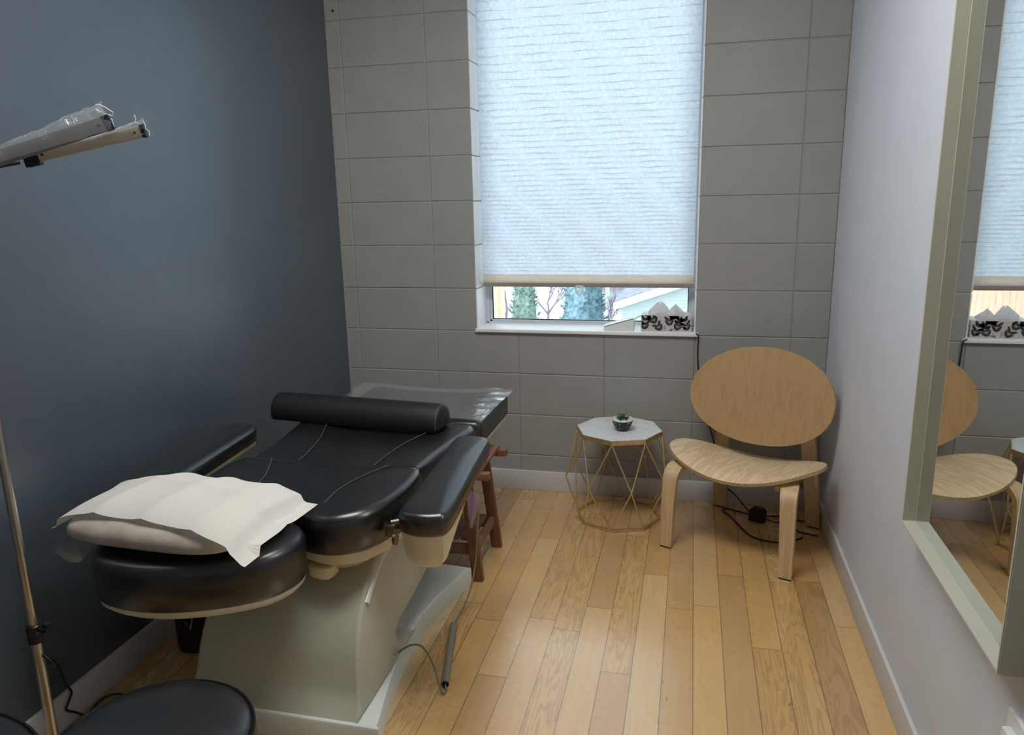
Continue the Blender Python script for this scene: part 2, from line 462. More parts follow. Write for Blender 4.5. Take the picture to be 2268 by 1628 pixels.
# window frame, glass, sill
win = empty('window_1', (0, 0, 0), None, None); struct(win)
bm = bmesh.new(); y0, y1 = .16, .215; fw = .022
for lo, hi in (((WX0, y0, WZ0), (WX0+fw, y1, WZ1)), ((WX1-fw, y0, WZ0), (WX1, y1, WZ1)), ((WX0, y0, WZ0), (WX1, y1, WZ0+.022)), ((WX0, y0, WZ1-fw), (WX1, y1, WZ1))):
    add_box(bm, lo, hi, .002)
for lo, hi in (((WX0+fw, y0+.012, WZ0+.02), (WX0+fw+.012, y1-.01, WZ1-fw)), ((WX1-fw-.012, y0+.012, WZ0+.02), (WX1-fw, y1-.01, WZ1-fw)), ((WX0+fw, y0+.012, WZ0+.02), (WX1-fw, y1-.01, WZ0+.032)), ((WX0+fw, y0+.012, WZ1-fw-.012), (WX1-fw, y1-.01, WZ1-fw))):
    add_box(bm, lo, hi, .0015)
finish('window_frame', bm, 'frame_alu', win)
bm = bmesh.new(); 
gx0, gx1, gz0, gz1 = WX0+fw+.012, WX1-fw-.012, WZ0+.032, WZ1-fw-.012; s = .004
for lo, hi in (((gx0-s, .178, gz0-s), (gx0+s, .184, gz1)), ((gx1-s, .178, gz0-s), (gx1+s, .184, gz1)), ((gx0-s, .178, gz0-s), (gx1+s, .184, gz0+s))):
    add_box(bm, lo, hi)
finish('window_gasket', bm, 'black_plastic', win)
box('window_pane', (WX0+fw, .188, WZ0+.02), (WX1-fw, .192, WZ1-fw), 'glass', win)
bm = bmesh.new(); add_box(bm, (WX0-.004, -.018, WZ0), (WX1+.014, .164, .801), .004); 
finish('window_sill', bm, 'white_paint', win)

# cellular blind
bl = empty('cellular_blind', (.71, .10, 1.0), 'pleated white cellular blind lowered over most of the window', 'blind')
def L(o, *p): return tuple(Vector(p)-o.location)
BX0, BX1, BZ = WX0+.014, WX1-.015, 1.004
def pleats(name, zs, mat, amp):
    bm = bmesh.new(); nx = 24
    yo = bl.location.y
    def sheet(sgn):
        prev = None
        for i, z in enumerate(zs):
            row = []
            for k in range(nx+1):
                x = BX0+(BX1-BX0)*k/nx
                wob = 0.0016*math.sin(x*37+z*53)+.0012*math.sin(x*91-z*77)
                y = .10 + sgn*(.004 + (amp if i % 2 else .0)) 
                row.append(bm.verts.new((x-bl.location.x, y-yo, z+wob*(1 if z > 1.3 else .3)-bl.location.z)))
            if prev:
                for k in range(nx): bm.faces.new((prev[k], prev[k+1], row[k+1], row[k]))
            prev = row
    sheet(-1)
    return finish(name, bm, mat, bl, smooth=False)
zs = [BZ+.045]; p = .0088
while zs[-1] < WZ1-.04:
    h = (zs[-1]-BZ)
    p = .0088 + .0125*min(1, max(0, (h-.25)/1.05))
    zs.append(zs[-1]+p)
pleats('blind_fabric', zs, 'blind', .0085)
bm = bmesh.new()
for i, z in enumerate(zs):
    if i % 2: continue
    pr_ = None
    for k in range(25):
        x = BX0+(BX1-BX0)*k/24; wob = (0.0016*math.sin(x*37+z*53)+.0012*math.sin(x*91-z*77))*(1 if z > 1.3 else .3)
        hh = .0011+.0008*math.sin(x*29+z*31)
        c = [bm.verts.new((x-bl.location.x, -.0012, z+wob+q_*hh-bl.location.z)) for q_ in (-1, 1)]
        if pr_: bm.faces.new((pr_[0], c[0], c[1], pr_[1]))
        pr_ = c
finish('pleat_seams', bm, 'blind_warm', bl, smooth=False)
zz = [BZ+.004+.0042*i for i in range(11)]
pleats('blind_stack', zz, 'blind_warm', .009)
box('bottom_rail', L(bl, BX0-.001, .086, BZ-.014), L(bl, BX1+.001, .114, BZ+.006), 'rail', bl, .003)
box('head_rail', L(bl, BX0, .08, WZ1-.045), L(bl, BX1, .12, WZ1-.001), 'white_plastic', bl, .003)
bm = bmesh.new()
cx = .685; tp = [(cx-.018, BZ-.012), (cx-.016, BZ-.03), (cx-.012, BZ-.042), (cx, BZ-.05), (cx+.012, BZ-.042), (cx+.016, BZ-.03), (cx+.018, BZ-.012)]
add_tube(bm, [L(bl, x, .082, z) for x, z in catmull([(a, b, 0) for a, b in tp], 4) and [(v.x, v.y) for v in catmull([(a, b, 0) for a, b in tp], 4)]], .003, 8)
add_tube(bm, [L(bl, cx+.007*math.cos(a), .082, BZ-.033+.007*math.sin(a)) for a in [2*PI*i/16 for i in range(16)]], .002, 6, closed=True)
add_box(bm, L(bl, cx-.018, .08, BZ-.016), L(bl, cx+.018, .084, BZ-.004), .001)
finish('pull_tab', bm, 'white_plastic', bl)

# ------------------------------------------------------------------ side: mirror on right wall
def mirror():
    y0, y1, z0, z1 = -2.098, -1.460, .589, 2.12
    o = empty('wall_mirror', (XR, (y0+y1)/2, z0), 'tall framed mirror on the pale right wall, glass set deep in a grey frame', 'mirror')
    loc = o.location
    def ring(bm, x, d, dz=None):
        dz = d if dz is None else dz
        return [bm.verts.new((x-loc.x, y-loc.y, z-loc.z)) for y, z in ((y0+d, z0+dz), (y1-d, z0+dz), (y1-d, z1-dz), (y0+d, z1-dz))]
    def loft(name, lst, mat, close=False):
        bm = bmesh.new(); rs = [ring(bm, x, d) for x, d in lst]
        for a, b in zip(rs, rs[1:]):
            for i in range(4): bm.faces.new((a[i], a[(i+1)%4], b[(i+1)%4], b[i]))
        if close: bm.faces.new(rs[-1])
        return finish(name, bm, mat, o, ang=20, recalc=False)
    XF = 1.7345
    loft('frame', [(XR-.0015, 0), (XF+.0015, 0), (XF, .0015), (XF, .007), (XF+.001, .008), (1.7640, .0095), (1.7648, .0115), (1.7662, .0115), (1.7662, .03), (XR-.0015, .03)], 'mirror_frame')
    loft('lip_edge', [(XF-.0006, .0015), (XF-.0006, .0065), (XF+.0015, .008)], 'mirror_lip')
    bm = bmesh.new(); add_box(bm, (1.7650-loc.x, y0+.010-loc.y, z0+.010-loc.z), (1.7685-loc.x, y1-.010-loc.y, z1-.010-loc.z))
    finish('mirror_glass', bm, 'mirror', o)
mirror()
# outlet plate low on right wall near camera
ou = empty('wall_outlet', (XR, -2.15, .46), 'white electrical outlet plate on the right wall below the mirror', 'outlet')
def LL(o, a, b): return L(o, *a), L(o, *b)
a, b = LL(ou, (1.768, -2.19, .40), (1.779, -2.075, .515)); box('cover_plate', a, b, 'white_plastic', ou, .003)
a, b = LL(ou, (1.752, -2.165, .425), (1.7685, -2.095, .49)); box('plug', a, b, 'white_plastic', ou, .004)
# small black wall plug in back wall
sw = lathe('wall_screw', [(.0, -.006), (.004, -.006), (.0055, -.003), (.0055, .002)], (0,0), 'black_plastic', None, 12)
sw.rotation_euler = (-PI/2, 0, 0); sw.location = (-.432, 0, 2.251); tag(sw, 'small dark screw hole in the top left corner of the block wall', 'screw')

# ------------------------------------------------------------------ treatment chair
CX = .093
tc = empty('treatment_chair', (.11, -1.4, 0), 'reclined black leather treatment chair on a pale enamel base', 'treatment chair')
tc.location = (0,0,0)
def mir(p): return (2*CX-p[0],)+tuple(p[1:])
# seat
half = [(.0, -1.697), (.07, -1.706), (.13, -1.728), (.185, -1.738), (.235, -1.722), (.28, -1.68), (.308, -1.61), (.322, -1.53), (.325, -1.45), (.318, -1.38), (.30, -1.345), (.25, -1.335), (.12, -1.333)]
pts = [(CX+a, b) for a, b in half] + [(CX-a, b) for a, b in half[1:]][::-1]
seat_ol = smooth_outline(pts, 4)
seatz = lambda x, y: -.012*max(0, 1-((x-CX)/.2)**2)*(1 if y < -1.34 else 1) + .006*max(0, (abs(x-CX)-.2)/.12)
cushion('seat', seat_ol, .487, .598, 'leather', tc, r=.028, crown=.004, zf=lambda x, y: 0.012*min(1, max(0, (abs(x-CX)-.1)/.15)) - .004)
zs_f = lambda x, y: 0.012*min(1, max(0, (abs(x-CX)-.1)/.15)) - .004
rim_tube('piping', seat_ol, .006, .582, .0030, 'black_seam', tc, zs_f)
rim_tube('piping', seat_ol, .014, .591, .0026, 'black_seam', tc, zs_f)
R_seam = [(.296, -1.345, .606), (.262, -1.42, .606), (.235, -1.49, .603), (.222, -1.56, .601), (.224, -1.63, .599), (.232, -1.69, .594), (.238, -1.727, .580)]
tube('stitching', R_seam, .0016, 'seam', tc, 6, 5)
tube('stitching', [mir(p) for p in R_seam], .0016, 'seam', tc, 6, 5)
# cream tray under seat
cushion('seat_pan', offset2(seat_ol, .012), .425, .492, 'cream', tc, r=.004, crown=0, rb=.03, taper=.02)
cushion('hinge_foot', smooth_outline([(CX+.10, -1.70), (CX+.16, -1.71), (CX+.17, -1.66), (CX+.12, -1.64)], 4), .400, .44, 'cream', tc, r=.004, crown=0, rb=.008)
# backrest
bh = [(0, -1.352), (.15, -1.352), (.262, -1.352), (.285, -1.345), (.292, -1.32), (.302, -1.2), (.318, -1.08), (.335, -.98), (.343, -.93), (.335, -.89), (.305, -.872), (.2, -.87), (.08, -.872)]
pts = [(.105+a, b) for a, b in bh] + [(.105-a, b) for a, b in bh[1:]][::-1]
back_ol = smooth_outline(pts, 4)
bz = lambda x, y: .014*min(1, max(0, (abs(x-.105)-.12)/.13)) - .014
cushion('backrest', back_ol, .50, .603, 'leather', tc, r=.024, crown=.002, zf=bz)
rim_tube('piping', back_ol, .005, .588, .002, 'black_seam', tc, bz)
rim_tube('piping', back_ol, .012, .5945, .0018, 'black_seam', tc, bz)
bs = [(.335, -.885, .604), (.305, -1.0, .6065), (.265, -1.12, .604), (.243, -1.24, .599), (.236, -1.33, .595)]
tube('stitching', bs, .0015, 'seam', tc, 6, 5); tube('stitching', [(.21-p[0],)+p[1:] for p in bs], .0015, 'seam', tc, 6, 5)
cushion('back_shell', offset2(back_ol, .012), .462, .505, 'cream', tc, r=.004, crown=0, rb=.02, taper=.01)
# headrest
hx0, hx1, hy0, hy1 = -.175, .448, -.845, -.382
def rrect(x0, x1, y0, y1, r, n=5):
    P = []
    for cx, cy, a0 in ((x1-r, y1-r, 0), (x0+r, y1-r, PI/2), (x0+r, y0+r, PI), (x1-r, y0+r, 3*PI/2)):
        for k in range(n+1):
            a = a0+PI/2*k/n; P.append(Vector((cx+r*math.cos(a), cy+r*math.sin(a))))
    # add mid points on the straight edges
    out = []
    for i in range(len(P)):
        p, q = P[i], P[(i+1)%len(P)]; out.append(p)
        d = (q-p).length
        if d > .06:
            m = int(d/.03)
            for t in range(1, m): out.append(p+(q-p)*t/m)
    return out
head_ol = rrect(hx0, hx1, hy0, hy1, .03)
hz = lambda x, y: .010*(abs(x-.137)/.31)**2 - .010 + .006*math.exp(-((abs(x-.137)-.23)/.05)**2)
cushion('headrest', head_ol, .502, .598, 'leather', tc, r=.02, crown=.003, zf=hz)
rim_tube('piping', head_ol, .004, .585, .002, 'black_seam', tc, hz)
rim_tube('piping', head_ol, .011, .5925, .0018, 'black_seam', tc, hz)
hs = [(.400, -.395, .600), (.36, -.46, .602), (.325, -.56, .600), (.306, -.68, .597), (.302, -.79, .595), (.302, -.825, .588)]
tube('stitching', hs, .0015, 'seam', tc, 6, 5); tube('stitching', [(.274-p[0],)+p[1:] for p in hs], .0015, 'seam', tc, 6, 5)
cushion('headrest_shell', offset2(head_ol, .012), .455, .508, 'cream', tc, r=.004, crown=0, rb=.03, taper=.01)
# leg rest
leg_pts = [(.16, -1.715), (.222, -1.755), (.247, -1.83), (.226, -1.905), (.17, -1.96), (.08, -2.01), (-.02, -2.04), (-.12, -2.042), (-.20, -2.018), (-.252, -1.96), (-.268, -1.88), (-.25, -1.80), (-.18, -1.745), (-.05, -1.72), (.06, -1.715)]
leg_ol = smooth_outline(leg_pts, 5)
cushion('leg_rest', leg_ol, .462, .58, 'leather', tc, r=.025, crown=.006)
rim_tube('piping', leg_ol, .007, .568, .002, 'black_seam', tc)
cushion('leg_rest_plate', offset2(leg_ol, .005), .438, .466, 'plate_white', tc, r=.003, crown=0, rb=.012, taper=.002)
box('leg_rest_arm', (-.03, -1.80, .41), (.06, -1.62, .44), 'dark_metal', tc, .006)
# base plate
rt = [(.437, -1.85), (.420, -1.77), (.404, -1.695), (.384, -1.58), (.370, -1.48), (.363, -1.38), (.366, -1.29), (.378, -1.2), (.392, -1.12), (.412, -1.03), (.430, -.955)]
rt = [(v.x, v.y) for v in catmull([(a, b, 0) for a, b in rt], 3)]
BC = .12
plate = [(a, b) for a, b in rt] + [(.33, -.946), (.24, -.94), (.12, -.938), (0, -.94), (-.09, -.946)] + [(2*BC-a, b) for a, b in rt][::-1]
bm = bmesh.new()
def ringz(bm, ol, z): return [bm.verts.new((p[0], p[1], z)) for p in ol]
ol = [Vector(p) for p in plate]
A = sum(ol[i-1].x*ol[i].y - ol[i].x*ol[i-1].y for i in range(len(ol)))
if A < 0: ol = ol[::-1]
rs = [ringz(bm, ol, 0), ringz(bm, offset2(ol, .002), .062), ringz(bm, offset2(ol, .005), .068), ringz(bm, offset2(ol, .009), .070)]
for a, b in zip(rs, rs[1:]):
    for i in range(len(a)): bm.faces.new((a[i], a[(i+1)%len(a)], b[(i+1)%len(a)], b[i]))
bm.faces.new(rs[-1]); bm.faces.new(rs[0][::-1])
finish('base_plate', bm, 'base_light', tc, ang=25)
# column: side profile in (y,z), half width by height
prof = [(-1.838, .068), (-1.815, .10), (-1.797, .14), (-1.784, .195), (-1.765, .245), (-1.735, .30), (-1.695, .345), (-1.645, .385), (-1.58, .415), (-1.45, .432), (-1.25, .434), (-1.08, .42), (-1.04, .38), (-1.06, .31), (-1.12, .245), (-1.21, .205), (-1.36, .182), (-1.50, .168), (-1.535, .150), (-1.53, .122), (-1.50, .104), (-1.46, .10), (-1.425, .094), (-1.405, .068)]
def halfw(z): 
    t = max(0, min(1, (z-.07)/.32)); return .258 - .030*t
def column():
    bm = bmesh.new(); N = len(prof)
    c = Vector((-1.5, .26))
    def ringx(sgn, inset, dx):
        out = []
        P = [Vector(p) for p in prof]
        o2 = offset2(P, inset*PS)
        for p in o2:
            z = max(p.y, .066); out.append(bm.verts.new((BC + sgn*(halfw(z)-dx), p.x, z)))
        return out
    ar = sum(prof[i-1][0]*prof[i][1]-prof[i][0]*prof[i-1][1] for i in range(N)); PS = 1 if ar > 0 else -1
    rs = [ringx(1, .012, 0), ringx(1, .005, .003), ringx(1, 0, .011), ringx(-1, 0, .011), ringx(-1, .005, .003), ringx(-1, .012, 0)]
    for a, b in zip(rs, rs[1:]):
        for i in range(N): bm.faces.new((a[i], a[(i+1)%N], b[(i+1)%N], b[i]))
    f1 = bm.faces.new(rs[0]); f2 = bm.faces.new(rs[-1][::-1])
    bmesh.ops.triangulate(bm, faces=[f1, f2])
    return finish('base_column', bm, 'base_grey', tc, ang=30)
column()
# raised rib along the column's near side and front skirt
rib = [(BC+halfw(z)-.004, y+.012, z) for y, z in [(-1.70, .33), (-1.665, .352), (-1.62, .378), (-1.56, .402), (-1.46, .42)]]
tube('column_trim', rib, .011, 'base_light', tc, 8, 4)
tube('cable_grommet', [(BC+.250, -1.567, .105), (BC+.262, -1.567, .105)], [.013, .010], 'grey_plastic', tc, 12)
# armrests
def arm(sgn):
    def fl(p):
        t = (-1.15-p[1])/.63
        return ((-.333+.052*t)-(p[0]-(.512+.038*t)),)+tuple(p[1:])
    f = (lambda p: p) if sgn > 0 else fl
    pad = [f(p) for p in [(.487, -1.74), (.505, -1.772), (.55, -1.788), (.60, -1.778), (.622, -1.745), (.612, -1.60), (.594, -1.42), (.578, -1.22), (.570, -1.165), (.545, -1.146), (.50, -1.143), (.468, -1.152), (.455, -1.18), (.462, -1.30), (.474, -1.50), (.483, -1.66)]]
    root = bpy.data.objects.new('armrest', None); COL.objects.link(root); root.parent = tc
    ol = smooth_outline(pad, 5)
    cushion('arm_pad', ol, .592, .652, 'leather', root, r=.02, crown=.005)
    rim_tube('piping', ol, .004, .640, .0016, 'black_seam', root)
    sh = offset2(ol, .006)
    # cream shell: deep cup at the near end, shallow towards the head
    bm = bmesh.new(); R = []
    def depth(y): 
        t = max(0, min(1, (y+1.72)/.22)); return .068*(1-t)**1.2 + .030
    for d, k in ((0, 0), (.001, .3), (.004, .6), (.011, .85), (.024, 1)):
        R.append([bm.verts.new((p.x, p.y, .596-depth(p.y)*k)) for p in offset2(sh, d)])
    for a, b in zip(R, R[1:]):
        for i in range(len(a)): bm.faces.new((a[i], a[(i+1)%len(a)], b[(i+1)%len(a)], b[i]))
    bm.faces.new(R[0]); c = bm.verts.new((sum(p.x for p in sh)/len(sh), -1.45, .596-depth(-1.45)))
    for i in range(len(R[-1])): bm.faces.new((R[-1][i], R[-1][(i+1)%len(sh)], c))
    finish('arm_shell', bm, 'cream', root, ang=50)
    # steel hinge bracket beside the seat
    q = lambda x, y, z: f((x, y, z))
    a = q(.405, -1.63, .52); b = q(.485, -1.60, .575)
    lo = tuple(min(u, v) for u, v in zip(a, b)); hi = tuple(max(u, v) for u, v in zip(a, b))
    bm = bmesh.new()
    p0, p1 = q(.402, -1.63, 0)[0], q(.432, -1.63, 0)[0]
    add_box(bm, (min(p0, p1), -1.650, .515), (max(p0, p1), -1.625, .550), .006)
    add_tube(bm, [q(.415, -1.63, .55), q(.50, -1.60, .562)], .009, 10)
    add_tube(bm, [q(.425, -1.645, .52), q(.48, -1.62, .555)], .006, 8)
    add_tube(bm, [q(.428, -1.648, .512), q(.436, -1.648, .512)], .017, 14)
    finish('hinge_bracket', bm, 'dark_steel', root)
    bm = bmesh.new(); p0, p1 = q(.38, -1.55, 0)[0], q(.50, -1.55, 0)[0]
    add_box(bm, (min(p0, p1), -1.60, .515), (max(p0, p1), -1.50, .545), .008); finish('arm_mount', bm, 'dark_metal', root)
arm(1); arm(-1)

# neck bolster
def bolster():
    p0, p1 = Vector((-.345, -.893, 0)), Vector((.352, -.958, 0))
    d = (p1-p0).normalized(); n = Vector((-d.y, d.x, 0)); z0 = .6045
    bm = bmesh.new(); rings = []
    prof = []
    for k in range(15):
        a = PI*k/14; prof.append((.068*math.cos(a)*(1 if k not in (0, 14) else .97), .012+.08*math.sin(a)**.85 if 0 < k < 14 else .012))
    prof += [(-.060, 0), (0, 0), (.060, 0)]
    Lr = (p1-p0).length
    for t, s in ((0, .55), (.004, .85), (.012, .97), (.03, 1), (.2, 1.0), (.5, 1.01), (.8, 1.0), (.965, 1), (.985, .93), (.996, .80), (1, .5)):
        c = p0+(p1-p0)*t
        rings.append([bm.verts.new((c+n*(u*s)) + Vector((0, 0, z0+.045+(w-.045)*s))) for u, w in prof])
    for a, b in zip(rings, rings[1:]):
        for i in range(len(a)): bm.faces.new((a[i], a[(i+1)%len(a)], b[(i+1)%len(a)], b[i]))
    bm.faces.new(rings[0][::-1]); bm.faces.new(rings[-1])
    o = finish('neck_bolster', bm, 'matte_leather', None, ang=50)
    tag(o, 'black half round bolster lying across the treatment chair between backrest and headrest', 'bolster')
    c = p1; pts = []
    s = .93
    for u, w in prof[:15]: pts.append(c-d*.012+n*(u*s)*1.0+Vector((0, 0, z0+.045+(w-.045)*s*1.01)))
    tube('end_seam', pts, .0018, 'seam', o, 6)
bolster()

# clear film over the headrest
def film_sheet():
    bm = bmesh.new(); nx, ny = 46, 26
    c = {'NL': (-.20, -.80), 'NR': (.455, -.835), 'FL': (-.225, -.37), 'FR': (.470, -.372)}
    V = []
    for j in range(ny+1):
        row = []
        for i in range(nx+1):
            u, v = i/nx, j/ny
            x = (c['NL'][0]*(1-u)+c['NR'][0]*u)*(1-v)+(c['FL'][0]*(1-u)+c['FR'][0]*u)*v
            y = (c['NL'][1]*(1-u)+c['NR'][1]*u)*(1-v)+(c['FL'][1]*(1-u)+c['FR'][1]*u)*v
            z = .6045+hz(min(max(x, hx0), hx1), y) + .0012*math.sin(x*60+y*22)+.001*math.sin(x*21-y*70)
            if x > hx1-.01: z += .0
            if x < hx0: z += .004
            if v > .93: z -= .0
            row.append(bm.verts.new((x, y, z+.001)))
        V.append(row)
    for j in range(ny):
        for i in range(nx): bm.faces.new((V[j][i], V[j][i+1], V[j+1][i+1], V[j+1][i]))
    o = finish('plastic_sheet', bm, 'film', None, ang=180)
    tag(o, 'clear plastic sheet spread over the headrest of the treatment chair', 'plastic sheet')
film_sheet()

# pillow
PC = Vector((-.085, -1.835)); PA = math.radians(-2); PHX, PHY = .262, .178
def pl_uv(x, y):
    d = Vector((x, y))-PC; return (d.x*math.cos(PA)+d.y*math.sin(PA))/PHX, (-d.x*math.sin(PA)+d.y*math.cos(PA))/PHY
def pl_h(u, v):
    a = max(0, 1-abs(u)**3.2); b = max(0, 1-abs(v)**2.8)
    return (a*b)**.55
def pillow():
    bm = bmesh.new(); n = 30; top, bot = [], []
    for j in range(n+1):
        rt_, rb_ = [], []
        for i in range(n+1):
            u, v = -1+2*i/n, -1+2*j/n
            # round the corners of the outline
            k = 1-.17*(u*u*v*v)**1.5
            uu, vv = u*k, v*k
            x = PC.x+(uu*PHX*math.cos(PA)-vv*PHY*math.sin(PA)); y = PC.y+(uu*PHX*math.sin(PA)+vv*PHY*math.cos(PA))
            h = pl_h(u, v); w = .002*math.sin(u*9+v*4)*math.sin(v*7-u*3)
            rt_.append(bm.verts.new((x, y, .616+.068*h+w*(h > 0)-.012*max(0, -u-.2)*0)))
            rb_.append(bm.verts.new((x, y, .616-.031*h)))
        top.append(rt_); bot.append(rb_)
    for g, fl in ((top, 0), (bot, 1)):
        for j in range(n):
            for i in range(n):
                q = (g[j][i], g[j][i+1], g[j+1][i+1], g[j+1][i])
                bm.faces.new(q[::-1] if fl else q)
    bmesh.ops.remove_doubles(bm, verts=bm.verts, dist=.0005)
    o = finish('pillow', bm, 'pillow', None, ang=70)
    tag(o, 'plump off white pillow on the leg rest, wrapped in clear plastic', 'pillow')
    # loose plastic tail hanging at the left end
    bm = bmesh.new(); V = []
    for j in range(9):
        row = []
        for i in range(13):
            a, b = i/12, j/8
            x = -.335-.030*b+.012*math.sin(a*11+b*3); y = -1.99+.24*a+.01*math.sin(b*7)
            z = .612-.115*b*(.35+.65*math.sin(PI*min(1, a*1.1+.1))**2)+.006*math.sin(a*16)
            row.append(bm.verts.new((x, y, z)))
        V.append(row)
    for j in range(8):
        for i in range(12): bm.faces.new((V[j][i], V[j][i+1], V[j+1][i+1], V[j+1][i]))
    finish('plastic_tail', bm, 'film_thin', o, ang=180)
pillow()
# paper towel on pillow
def paper():
    LN, LF, RF, RN = Vector((-.372, -1.962)), Vector((-.235, -1.605)), Vector((.232, -1.690)), Vector((.212, -2.012))
    n, m = 60, 40; bm = bmesh.new(); V = []
    for j in range(m+1):
        row = []
        for i in range(n+1):
            u, v = i/n, j/m
            p = (LN*(1-u)+RN*u)*(1-v)+(LF*(1-u)+RF*u)*v
            # front edge dips inward (paper lifts over the pillow)
            p.y += .006*math.sin(PI*u)*(1-v)**2
            p.x += -.035*math.sin(PI*v)*(1-u)**2
            uu, vv = pl_uv(p.x, p.y); h = pl_h(max(-1, min(1, uu*.97)), max(-1, min(1, vv*.97)))
            d = max(abs(uu)-1, abs(vv)-1, 0)
            base = .6205+.068*h
            if abs(uu) > 1 or abs(vv) > 1:
                base = .619 - (.10*d if uu < 0 else .22*d)
                if uu > .9: base = max(base, .6125 if vv > -.6 else .590)
            # fold creases
            cr = 0
            for fu in (.25, .50, .75): cr += .0075*max(0, 1-abs(u-fu)/.10)**2
            cr += .006*max(0, 1-abs(v-.55)/.14)**2
            bow = .0012*math.sin(u*13+v*5)
            row.append(bm.verts.new((p.x, p.y, base+.004+cr+bow)))
        V.append(row)
    for j in range(m):
        for i in range(n): bm.faces.new((V[j][i], V[j][i+1], V[j+1][i+1], V[j+1][i]))
    o = finish('paper_towel', bm, 'paper', None, ang=180)
    tag(o, 'white paper towel with fold creases draped over the plastic-wrapped pillow', 'paper towel')
paper()

# ------------------------------------------------------------------ foot switch hose and cable
tb = empty('cable_sleeve', (.485, -1.41, 0), 'grey green tube lying on the floor beside the chair base, thin cable threaded through it', 'cable')
def T_(o, pts): return [tuple(Vector(p)-o.location) for p in pts]
A_, B_ = Vector((.452, -1.252, .013)), Vector((.524, -1.560, .013))
bm = bmesh.new(); n = 24
add_tube(bm, T_(tb, [A_.lerp(B_, i/n) for i in range(n+1)]), [.0125 if i not in (0, n) else .0115 for i in range(n+1)], 14, caps=False)
add_tube(bm, T_(tb, [A_.lerp(B_, i/n) for i in range(n+1)]), [.009]*(n+1), 14, caps=False)
finish('sleeve', bm, 'cable_grey', tb)
tube('cable', T_(tb, [(.385, -1.567, .105), (.40, -1.568, .118), (.43, -1.565, .135), (.462, -1.562, .128), (.495, -1.568, .075), (.515, -1.585, .025), (.527, -1.590, .006), (.533, -1.575, .004), (.524, -1.555, .008), (.50, -1.46, .010), (.455, -1.26, .010), (.452, -1.23, .012), (.458, -1.15, .02), (.462, -1.06, .06), (.462, -1.00, .13), (.466, -.985, .22), (.47, -.978, .30), (.466, -.972, .37)]), .0032, 'cable_grey', tb, 8, 8)
# lilac wrap dangling by the stool
bm = bmesh.new(); V = []
for j in range(9):
    row = []
    for i in range(6):
        a, b = i/5, j/8; w = (.055*(1-b)**.7+.006)
        row.append(bm.verts.new((.452+w*(a-.55)+.006*math.sin(b*5), -.990+.008*math.sin(a*6+b*2), .400-.155*b-.02*a*(1-b))))
    V.append(row)
for j in range(8):
    for i in range(5): bm.faces.new((V[j][i], V[j][i+1], V[j+1][i+1], V[j+1][i]))
r_ = bmesh.ops.solidify(bm, geom=list(bm.faces), thickness=.0015)
tag(finish('wrap_strip', bm, 'pink', None, ang=60), 'pale lilac plastic wrap hanging in front of the small wooden stool', 'wrap')

# ------------------------------------------------------------------ brown wooden stool under headrest
st = empty('wooden_stool', (.2, -.78, 0), 'small brown wooden stool with slatted lower shelf under the headrest', 'stool')
def bar(name, a, b, w, h, mat, parent, up=(0,0,1), bev=.003, w2=None, h2=None):
    a = Vector(a)-parent.location; b = Vector(b)-parent.location; d = (b-a).normalized()
    s = d.cross(Vector(up)).normalized(); u = s.cross(d).normalized()
    bm = bmesh.new(); w2 = w2 or w; h2 = h2 or h
    A = [bm.verts.new(a+s*x*w/2+u*y*h/2) for x, y in ((-1,-1),(1,-1),(1,1),(-1,1))]
    B = [bm.verts.new(b+s*x*w2/2+u*y*h2/2) for x, y in ((-1,-1),(1,-1),(1,1),(-1,1))]
    for i in range(4): bm.faces.new((A[i], A[(i+1)%4], B[(i+1)%4], B[i]))
    bm.faces.new(A[::-1]); bm.faces.new(B)
    if bev: bmesh.ops.bevel(bm, geom=list(bm.edges), offset=bev, segments=2, profile=.6, affect='EDGES')
    return finish(name, bm, mat, parent)
SXR, SXL = .447, -.02
for (yb, yt) in ((-.925, -.905), (-.638, -.66)):
    bar('leg', (SXR, yb, 0), (SXR-.042, yt, .405), .042, .026, 'brown_wood', st, (0,1,0))
    bar('leg', (SXL, yb, 0), (SXL+.042, yt, .405), .042, .026, 'brown_wood', st, (0,1,0))
for y in (-.915, -.648):
    bar('top_rail', (SXL-.045, y, .417), (SXR+.052, y, .417), .035, .026, 'brown_wood', st)
for i, x in enumerate((.005, .09, .175, .26, .345, .445)):
    bar('seat_slat', (x, -.93, .437), (x, -.635, .437), .045, .014, 'brown_wood_y', st)
for x in (SXR-.012, SXL+.012):
    bar('side_rail', (x, -.915, .125), (x, -.648, .125), .02, .035, 'brown_wood_y', st)
for y in (-.905, -.66):
    bar('shelf_rail', (SXL+.01, y, .115), (SXR-.01, y, .115), .018, .04, 'brown_wood', st)
for i in range(8):
    x = .02+.0535*i
    bar('shelf_slat', (x, -.895, .150), (x, -.67, .150), .046, .012, 'brown_wood_y', st, bev=.002)

# ------------------------------------------------------------------ black can under leg rest
cn = empty('black_canister', (-.348, -1.505, 0), 'black cylindrical bin with small grey mark on the floor below the leg rest', 'bin')
lathe('body', [(.056, 0), (.060, .004), (.060, .235), (.055, .24)], (0, 0), 'black_plastic', cn, 40)
bm = bmesh.new(); ang = -70
for pp in ([(-84, .115), (-58, .128), (-66, .085)],):
    n_ = 1
    vs = [bm.verts.new((.0606*math.cos(math.radians(a)), .0606*math.sin(math.radians(a)), z)) for a, z in pp]
    vs.insert(1, bm.verts.new((.0606*math.cos(math.radians(-71)), .0606*math.sin(math.radians(-71)), .122)))
    bm.faces.new(vs)
finish('mark', bm, 'grey_plastic', cn, recalc=False)

